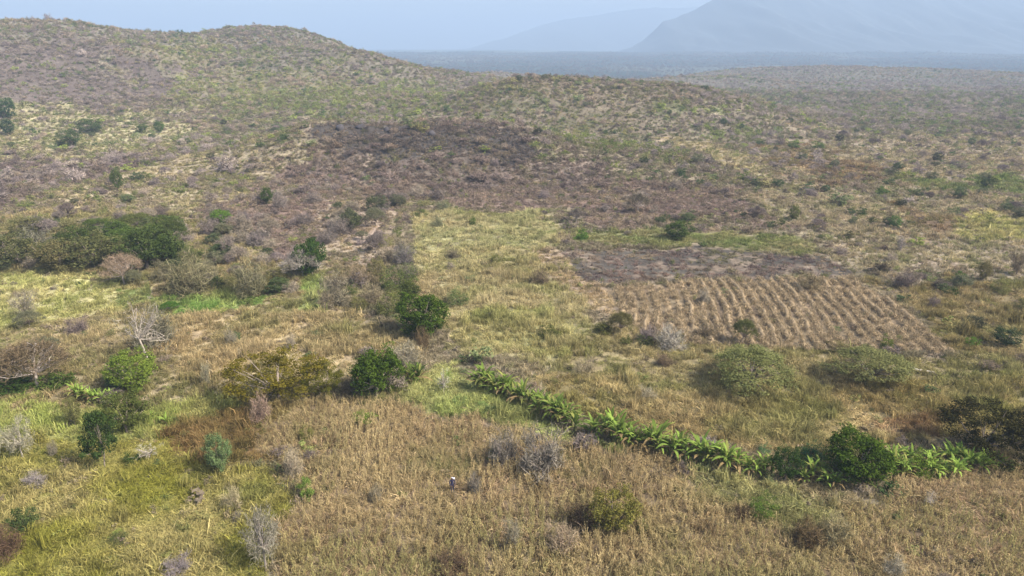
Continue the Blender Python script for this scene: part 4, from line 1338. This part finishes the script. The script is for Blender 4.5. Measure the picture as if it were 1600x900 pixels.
def build_grass():
    rs = np.random.RandomState(3)
    shapes = [blades(np.random.RandomState(200 + k), 64, .62, 1.0, .055, .8) for k in range(6)]
    X, Y = [], []
    for r0, r1, dens in ((30, 75, 3.2), (75, 130, 2.4), (130, 220, 1.5), (220, 340, .8), (340, 600, .22)):
        n = int(R(44) * (r1 * r1 - r0 * r0) * dens)
        x, y = sample_fan(rs, n, r0, r1)
        idx = zone_of(x, y)
        keep = rs.rand(n) < np.where(idx < 0, np.where(np.hypot(x, y) < 150, 1.0, .3), Z_D[idx]) * .8
        X.append(x[keep])
        Y.append(y[keep])
    x, y = np.concatenate(X), np.concatenate(Y)
    idx = zone_of(x, y)
    r = np.hypot(x, y)
    n = len(x)
    gap = sstep(.30, .46, fbm(x, y, 4.5, 3, 191.))
    s = Z_H[idx] * np.exp(rs.normal(size=n) * .38) * (.3 + 1.5 * fbm(x, y, 3, 3, 90.)) * (.35 + .65 * gap)
    wd = .95 * np.exp(rs.normal(size=n) * .3) * (1 + .7 * sstep(90, 260, r)) * (1 + .8 * sstep(300, 500, r))
    tint = tint_at(rs, x, y, idx)
    scatter('grass', shapes, np.stack([x, y, H(x, y)], 1), np.stack([rs.normal(size=n) * .1, rs.normal(size=n) * .1, rs.rand(n) * 6.28], 1),
            np.stack([wd, wd, s], 1), tint, M_GRASS, 'dry grass in straw, olive and green tones')
    print('grass', n)


dotted()
build_grass()


def build_maize():
    rs = np.random.RandomState(5)
    poly = ZP[ZI['maize']]
    shapes = [maize_shape(np.random.RandomState(300 + k)) for k in range(8)]
    az = R(-1.0)
    dirv, nrm = np.array([math.sin(az), math.cos(az)]), np.array([math.cos(az), -math.sin(az)])
    P = []
    for k in np.arange(-48, 52, .95):
        s = np.arange(30, 105, .2)
        s = s + rs.normal(size=len(s)) * .16
        off = k + (fbm(s, s * 0 + k * .2, 14, 2, 95.) - .5) * 1.6 + rs.normal(size=len(s)) * .13
        P.append(dirv * s[:, None] + nrm * off[:, None])
    P = np.concatenate(P)
    idx = zone_of(P[:, 0], P[:, 1])
    dens = fbm(P[:, 0], P[:, 1], 5, 3, 97.)
    px0, py0, _ = ground(707, 770)
    keep = (np.hypot(P[:, 0] - px0, P[:, 1] - py0 + .9) > 1.0) & (idx == ZI['maize']) & (rs.rand(len(P)) < 2.6 * dens - .1)
    P = P[keep]
    x, y = P.T
    n = len(P)
    a, b, c = alb((182, 162, 116)), alb((160, 136, 100)), alb((146, 144, 84))
    u = np.clip((fbm(x, y, 8, 3, 99.) - .5) * 3 + .5 + rs.normal(size=n) * .2, 0, 1)[:, None]
    edge = sstep(78, 96, y + (fbm(x, y, 9, 2, 98.) - .5) * 18)[:, None]
    near = sstep(62, 46, y + (fbm(x, y, 9, 2, 93.) - .5) * 14)[:, None]
    t = a * (1 - u * .6) + b * u * .6
    t = t * (1 - .55 * edge) + b * .55 * edge
    t = t * (1 - .55 * near * u) + c * .55 * near * u
    gr = (sstep(.5, .72, fbm(x, y, 7, 4, 171.)) * .35)[:, None]
    t = t * (1 - gr) + alb((140, 138, 86)) * gr
    t = t * rs.uniform(.68, 1.28, (n, 1))
    h = rs.uniform(.8, 1.6, n) * (.5 + 1.0 * fbm(x, y, 5, 3, 91.))
    lean = (fbm(x, y, 10, 2, 89.) - .5) * 1.2
    scatter('maize_stalks', shapes, np.stack([x, y, H(x, y)], 1), np.stack([rs.normal(size=n) * .22 + rs.choice([0, 0, 0, .9, -.9], n) * (rs.rand(n) < .35), lean + rs.normal(size=n) * .22, rs.rand(n) * 6.28], 1),
            np.stack([h * .7 + .2, h * .7 + .2, h], 1), t, M_GRASS, 'standing dry maize stalks in rows')
    print('maize', n)


build_maize()


def build_residue():
    """straw lying on the ploughed ridges"""
    rs = np.random.RandomState(8)
    shapes = [blades(np.random.RandomState(400 + k), 30, .5, .55, .06, 1.8) for k in range(4)]
    P = np.concatenate([l[rs.rand(len(l)) < 1.9 * fbm(l[:, 0], l[:, 1], 2.0, 3, 60.) - .25] for l in ROWS for _ in range(3)])
    P = P + rs.normal(size=P.shape) * .27
    x, y = P.T
    n = len(P)
    t = alb((168, 148, 116)) * rs.uniform(.7, 1.2, (n, 1))
    s = rs.uniform(.6, 1.2, n)
    scatter('crop_stubble', shapes, np.stack([x, y, H(x, y) + .25], 1), np.stack([rs.normal(size=n) * .3, rs.normal(size=n) * .3, rs.rand(n) * 6.28], 1),
            np.stack([s, s, s], 1), t, M_GRASS, 'straw stubble lying on the ridges of the harvested field')


build_residue()


def bag_of(seed, **kw):
    T, C = make_plant(seed, **kw)
    v, f, va = C.get()
    if T.n:
        v2, f2, va2 = T.get()
        f = list(f) + [g + len(v) for g in f2]
        f = [np.concatenate([g for g in f if g.shape[1] == 4])] + ([np.concatenate([g for g in f if g.shape[1] == 3])] if any(g.shape[1] == 3 for g in f) else [])
        v = np.concatenate([v, v2])
        va = np.concatenate([va, va2])
    return v, f, va


LEAFY = [bag_of(600 + k, shape='bush' if k % 2 else 'dome', style='leaf', clumps=20, per=16, size=.06, crad=.19, trunk_r=.02, fork=.2, limbs=4) for k in range(6)]
TWIGGY = [bag_of(700 + k, shape='bush' if k % 3 else 'umbrella', style='twig', clumps=26, per=15, size=.03, crad=.26, trunk_r=.016, fork=.15, limbs=7) for k in range(6)]
SCRUB_GREEN = [alb(c) for c in ((112, 118, 66), (134, 142, 70), (92, 102, 62), (120, 128, 84), (74, 90, 54), (142, 134, 88))]
SCRUB_GREY = [alb(c) for c in ((148, 134, 124), (134, 120, 110), (156, 142, 124), (126, 112, 104), (150, 132, 112))]


def build_scrub():
    rs = np.random.RandomState(9)
    XS = []
    for r0, r1, dens in ((55, 200, .06), (200, 420, .12), (420, 800, .12), (800, 1900, .035), (1900, 4200, .0045)):
        n = int(R(44) * (r1 * r1 - r0 * r0) * dens)
        x, y = sample_fan(rs, n, r0, r1)
        XS.append(np.stack([x, y, np.full(n, dens)], 1))
    P = np.concatenate(XS)
    x, y, dn = P.T
    idx = zone_of(x, y)
    z = H(x, y)
    r = np.hypot(x, y)
    # seen from the drone? leave out what stands behind the hills
    vis = np.ones(len(x), bool)
    for t in np.linspace(.1, .97, 40):
        vis &= H(x * t, y * t) < CAM_H + (z + 4.0 - CAM_H) * t
    cl = .15 + 1.7 * sstep(.28, .72, fbm(x, y, 26, 3, 101.))
    more = 1 + .35 * sstep(250, 450, r)
    g = Z_G[idx] * cl * more / 100
    v = Z_V[idx] * (.35 + 1.3 * fbm(x, y, 30, 3, 111.)) * more / 100
    u = rs.rand(len(x)) * dn
    isg = vis & (u < g)
    isv = vis & (u >= g) & (u < g + v)
    out = {}
    for nm, mask, pal, shapes, mat in (('grey', isg, SCRUB_GREY, TWIGGY, M_LEAF_I), ('green', isv, SCRUB_GREEN, LEAFY, M_LEAF_I)):
        k = np.nonzero(mask)[0]
        n = len(k)
        pal = np.array(pal)
        pn = np.clip((fbm(x[k], y[k], 60, 2, 121.) - .5) * 2.2 + .5, 0, .999)
        ci = np.clip((pn * len(pal) + rs.normal(size=n) * 1.2), 0, len(pal) - 1).astype(int)
        t = pal[ci] * rs.uniform(.86, 1.14, (n, 1))
        burnt = ((idx[k] == ZI['burnt_knoll']) | (idx[k] == ZI['charcoal_crown'])) & (nm == 'grey')
        t = np.where(burnt[:, None], t * np.array([.92, .86, .83]), t)
        lime = (idx[k] == ZI['mid_ridge_lime']) | (idx[k] == ZI['green_slope'])
        if nm == 'green':
            t = np.where((lime & (rs.rand(n) < .5))[:, None], np.array(alb((140, 144, 84))) * rs.uniform(.7, 1.15, (n, 1)), t)
        w = rs.gamma(3.2, .53, n) * np.where(r[k] < 200, .66, 1.0) * (1 + 1.6 * sstep(1500, 2300, r[k])) + .5
        h = w * rs.uniform(.42, .8, n)
        t = t * (1 + .32 * sstep(200, 380, r[k]) * (1 - sstep(1200, 2000, r[k])))[:, None] * (1 - .45 * sstep(1400, 2000, r[k]))[:, None]
        t = t * (.72 + .28 * sstep(170, 230, r[k]))[:, None] if nm == 'grey' else t
        out[nm] = (np.stack([x[k], y[k], z[k] - .05], 1), w, h, t, r[k])
    return out


def build_undergrowth():
    rs = np.random.RandomState(19)
    lf = [bag_of(800 + k, shape='bush', style='leaf', clumps=9, per=9, size=.11, crad=.24, trunk_r=0, fork=.1, limbs=0) for k in range(5)]
    lf += [bag_of(850 + k, shape='bush', style='twig', clumps=10, per=10, size=.06, crad=.34, trunk_r=0, fork=.1, limbs=0) for k in range(4)]
    XS = []
    for r0, r1, dens in ((48, 130, .8), (130, 260, 1.0), (260, 480, .4), (480, 800, .13), (800, 1500, .015)):
        n = int(R(44) * (r1 * r1 - r0 * r0) * dens)
        x, y = sample_fan(rs, n, r0, r1)
        XS.append(np.stack([x, y], 1))
    x, y = np.concatenate(XS).T
    idx = zone_of(x, y)
    u = np.clip(.22 + .16 * (Z_G[idx] + Z_V[idx]), 0, 1) * (.3 + 1.4 * fbm(x, y, 9, 3, 131.))
    r = np.hypot(x, y)
    z = H(x, y)
    k = rs.rand(len(x)) < u
    k &= ~np.isin(idx, [ZI['ploughed'], ZI['maize']]) | (rs.rand(len(x)) < .3)
    for t in np.linspace(.1, .97, 30):
        k &= (r < 200) | (H(x * t, y * t) < CAM_H + (z + 2.0 - CAM_H) * t)
    x, y, z, r, idx = x[k], y[k], z[k], r[k], idx[k]
    n = len(x)
    w = rs.gamma(5, .13, n) * (1 + .9 * sstep(120, 300, r) + .8 * sstep(350, 700, r)) + .15
    base = tint_at(rs, x, y, idx, .7, 1.15)
    pal = np.array([alb(c) for c in ((112, 116, 66), (128, 134, 74), (96, 108, 62), (140, 124, 108), (124, 108, 96))])
    lushn = Z_V[idx] / (Z_V[idx] + Z_G[idx] + .01)
    pick = np.where(rs.rand(n) < lushn, rs.randint(0, 3, n), rs.randint(3, 5, n))
    m = rs.uniform(.25, .9, (n, 1))
    t = base * (1 - m) + pal[pick] * rs.uniform(.75, 1.2, (n, 1)) * m
    scatter('undergrowth', lf, np.stack([x, y, z - .03], 1), np.stack([np.zeros(n), np.zeros(n), rs.rand(n) * 6.28], 1), np.stack([w, w, w * rs.uniform(.45, .9, n)], 1), t,
            M_LEAF_I, 'low weeds and knee high scrub between the bushes', 15)
    print('undergrowth', n)


build_undergrowth()
SCRUB = build_scrub()
IN_VIEW = lambda p: abs(p[0] / p[1]) < .80
WORDS = {'grey': ('leafless_shrub', 'shrub', TWIGGY, M_TWIG), 'green': ('leafy_shrub', 'shrub', LEAFY, M_LEAF)}
for nm in ('grey', 'green'):
    P, w, h, t, r = SCRUB[nm]
    n = len(P)
    order = np.argsort(-(w / r) * (np.abs(P[:, 0] / P[:, 1]) < .74))
    name, cat, shapes, mat = WORDS[nm]
    ms = [mesh_np(name, *s[:2], [mat], var=s[2]) for s in shapes]
    rs = random.Random(31 if nm == 'grey' else 32)
    for i in order[:290]:
        o = link(name, rs.choice(ms))
        o.location = P[i]
        o.rotation_euler = (0, 0, rs.uniform(0, 6.28))
        o.scale = (w[i], w[i], h[i])
        o.color = (*t[i], 1)
        zi = int(zone_of(P[i:i + 1, 0], P[i:i + 1, 1])[0])
        where = PLACE.get(ZONES[zi][0]) if zi >= 0 else None
        if where is None:
            where = 'on open scrub ' + ('left' if P[i, 0] < -.12 * P[i, 1] else ('right' if P[i, 0] > .2 * P[i, 1] else 'middle')) + (' near' if r[i] < 230 else ' far')
        lum = float(t[i] @ [.3, .6, .1])
        tone = ('pale' if lum > (.20 if nm == 'grey' else .17) else 'dark' if lum < (.13 if nm == 'grey' else .10) else 'mid toned')
        big = 'larger' if w[i] > 3.2 else 'small'
        look = f'{big} {tone} grey leafless shrub' if nm == 'grey' else f'{big} {tone} green leafy shrub'
        o['label'] = f'{look} {where}'
        o['group'] = f'{look}s {where}'
        o['category'] = cat
    rest = order[290:]
    q = np.random.RandomState(77)
    scatter('distant_leafless_scrub' if nm == 'grey' else 'distant_leafy_scrub', shapes, P[rest], np.stack([np.zeros(len(rest)), np.zeros(len(rest)), q.rand(len(rest)) * 6.28], 1),
            np.stack([w[rest], w[rest], h[rest]], 1), t[rest], M_LEAF_I, 'countless grey leafless shrubs over the hills' if nm == 'grey' else 'countless green shrubs over the hills and plain', 5)
    print(nm, n)

# ------------------------------------------------------------------ person in the maize
def person():
    x, y, d = ground(707, 770)
    e_mats = [plain_mat('dark_blue_clothes', alb((38, 36, 62)), 20, .2), plain_mat('skin', alb((84, 58, 44)), 20, .1), plain_mat('white_cloth', (.5, .49, .52), 30, .05)]
    J = {'pel': (0, 0, .95, .15, .11), 'che': (0, 0, 1.32, .18, .12), 'nek': (0, .01, 1.5, .06, .06), 'hed': (0, .03, 1.64, .095, .11), 'top': (0, .02, 1.74, .07, .08)}
    V = [J['pel'], (0, 0, 1.15, .14, .1), J['che'], J['nek'], J['hed'], J['top']]
    E = [(0, 1), (1, 2), (2, 3), (3, 4), (4, 5)]
    for s in (-1, 1):
        b = len(V)
        V += [(s * .11, 0, .85, .095, .095), (s * .12, .04 * s, .48, .065, .065), (s * .12, 0, .09, .045, .05), (s * .13, .16, .04, .045, .035)]
        E += [(0, b), (b, b + 1), (b + 1, b + 2), (b + 2, b + 3)]
        b = len(V)
        V += [(s * .2, 0, 1.42, .06, .06), (s * .27, .06, 1.14, .048, .048), (s * .2, .3, 1.02, .036, .036), (s * .17, .38, 1.03, .032, .026)]
        E += [(2, b), (b, b + 1), (b + 1, b + 2), (b + 2, b + 3)]
        hand = b + 3
        for k in range(5):
            b = len(V)
            ox = (k - 2) * .02
            if k == 4:
                V += [(s * .13, .40, 1.06, .010, .010), (s * .11, .43, 1.05, .009, .009)]
            else:
                V += [(s * .17 + ox, .44, 1.03, .010, .010), (s * .17 + ox, .47, 1.0 - .003 * k, .009, .009)]
            E += [(hand, b), (b, b + 1)]
    me = bpy.data.meshes.new('person')
    me.from_pydata([v[:3] for v in V], E, [])
    ob = bpy.data.objects.new('person', me)
    COL.objects.link(ob)
    sk = ob.modifiers.new('skin', 'SKIN')
    for i, v in enumerate(V):
        me.skin_vertices[0].data[i].radius = v[3:5]
    me.skin_vertices[0].data[0].use_root = True
    ob.modifiers.new('sub', 'SUBSURF').levels = 1
    dg = bpy.context.evaluated_depsgraph_get()
    ev = bpy.data.meshes.new_from_object(ob.evaluated_get(dg))
    ob.modifiers.clear()
    ob.data = ev
    for m in e_mats:
        ev.materials.append(m)
    for p in ev.polygons:
        c = p.center
        if c.z > 1.69:
            p.material_index = 2
        elif c.z > 1.47 or (c.y > .27 and c.z > .8) or (c.z < .08):
            p.material_index = 1
        p.use_smooth = True
    ob.location = (x, y, float(H(x, y)))
    ob.rotation_euler = (0, 0, R(200))
    ob['label'], ob['category'] = 'person in dark blue clothes with white head cloth standing in dry maize', 'person'
    # white bundle carried on the shoulder, nose and eyes kept small
    B = Bag()
    rs = np.random.RandomState(2)
    n, m2 = 8, 12
    for i in range(n + 1):
        pass
    th, ph = np.meshgrid(np.linspace(0, np.pi, n), np.arange(m2) * 2 * np.pi / m2, indexing='ij')
    rr = 1 + .12 * rs.randn(n, m2)
    P = np.stack([.11 * rr * np.sin(th) * np.cos(ph), .10 * rr * np.sin(th) * np.sin(ph), .10 * rr * np.cos(th)], -1).reshape(-1, 3)
    i = np.arange(n - 1)[:, None] * m2
    j = np.arange(m2)[None]
    f = np.stack([i + j, i + (j + 1) % m2, i + m2 + (j + 1) % m2, i + m2 + j], -1).reshape(-1, 4)
    b = link('bundle', mesh_np('bundle', P, f, [e_mats[2]], smooth=True), label='white cloth bundle on the shoulder of the person', category='bundle')
    b.location = (x + .17, y, float(H(x, y)) + 1.6)
    B = None


person()

# ------------------------------------------------------------------ haze: the air of the valley
def haze():
    lo, hi = (-44000, -43000, -70), (44000, 44000, 545)
    v = np.array([(a, b, c) for c in (lo[2], hi[2]) for b in (lo[1], hi[1]) for a in (lo[0], hi[0])], float)
    f = np.array([(0, 2, 3, 1), (4, 5, 7, 6), (0, 1, 5, 4), (2, 6, 7, 3), (0, 4, 6, 2), (1, 3, 7, 5)])
    m, nt, N, L = new_mat('haze')
    out = N.new('ShaderNodeOutputMaterial')
    pv = N.new('ShaderNodeVolumePrincipled')
    pv.inputs['Color'].default_value = (0.355, 0.455, 0.585, 1)
    pv.inputs['Density'].default_value = 3.1e-4
    pv.inputs['Anisotropy'].default_value = 0.0
    L.new(pv.outputs[0], out.inputs['Volume'])
    link('haze', mesh_np('haze', v, f, [m]), kind='stuff', label='pale blue haze filling the valley')


haze()
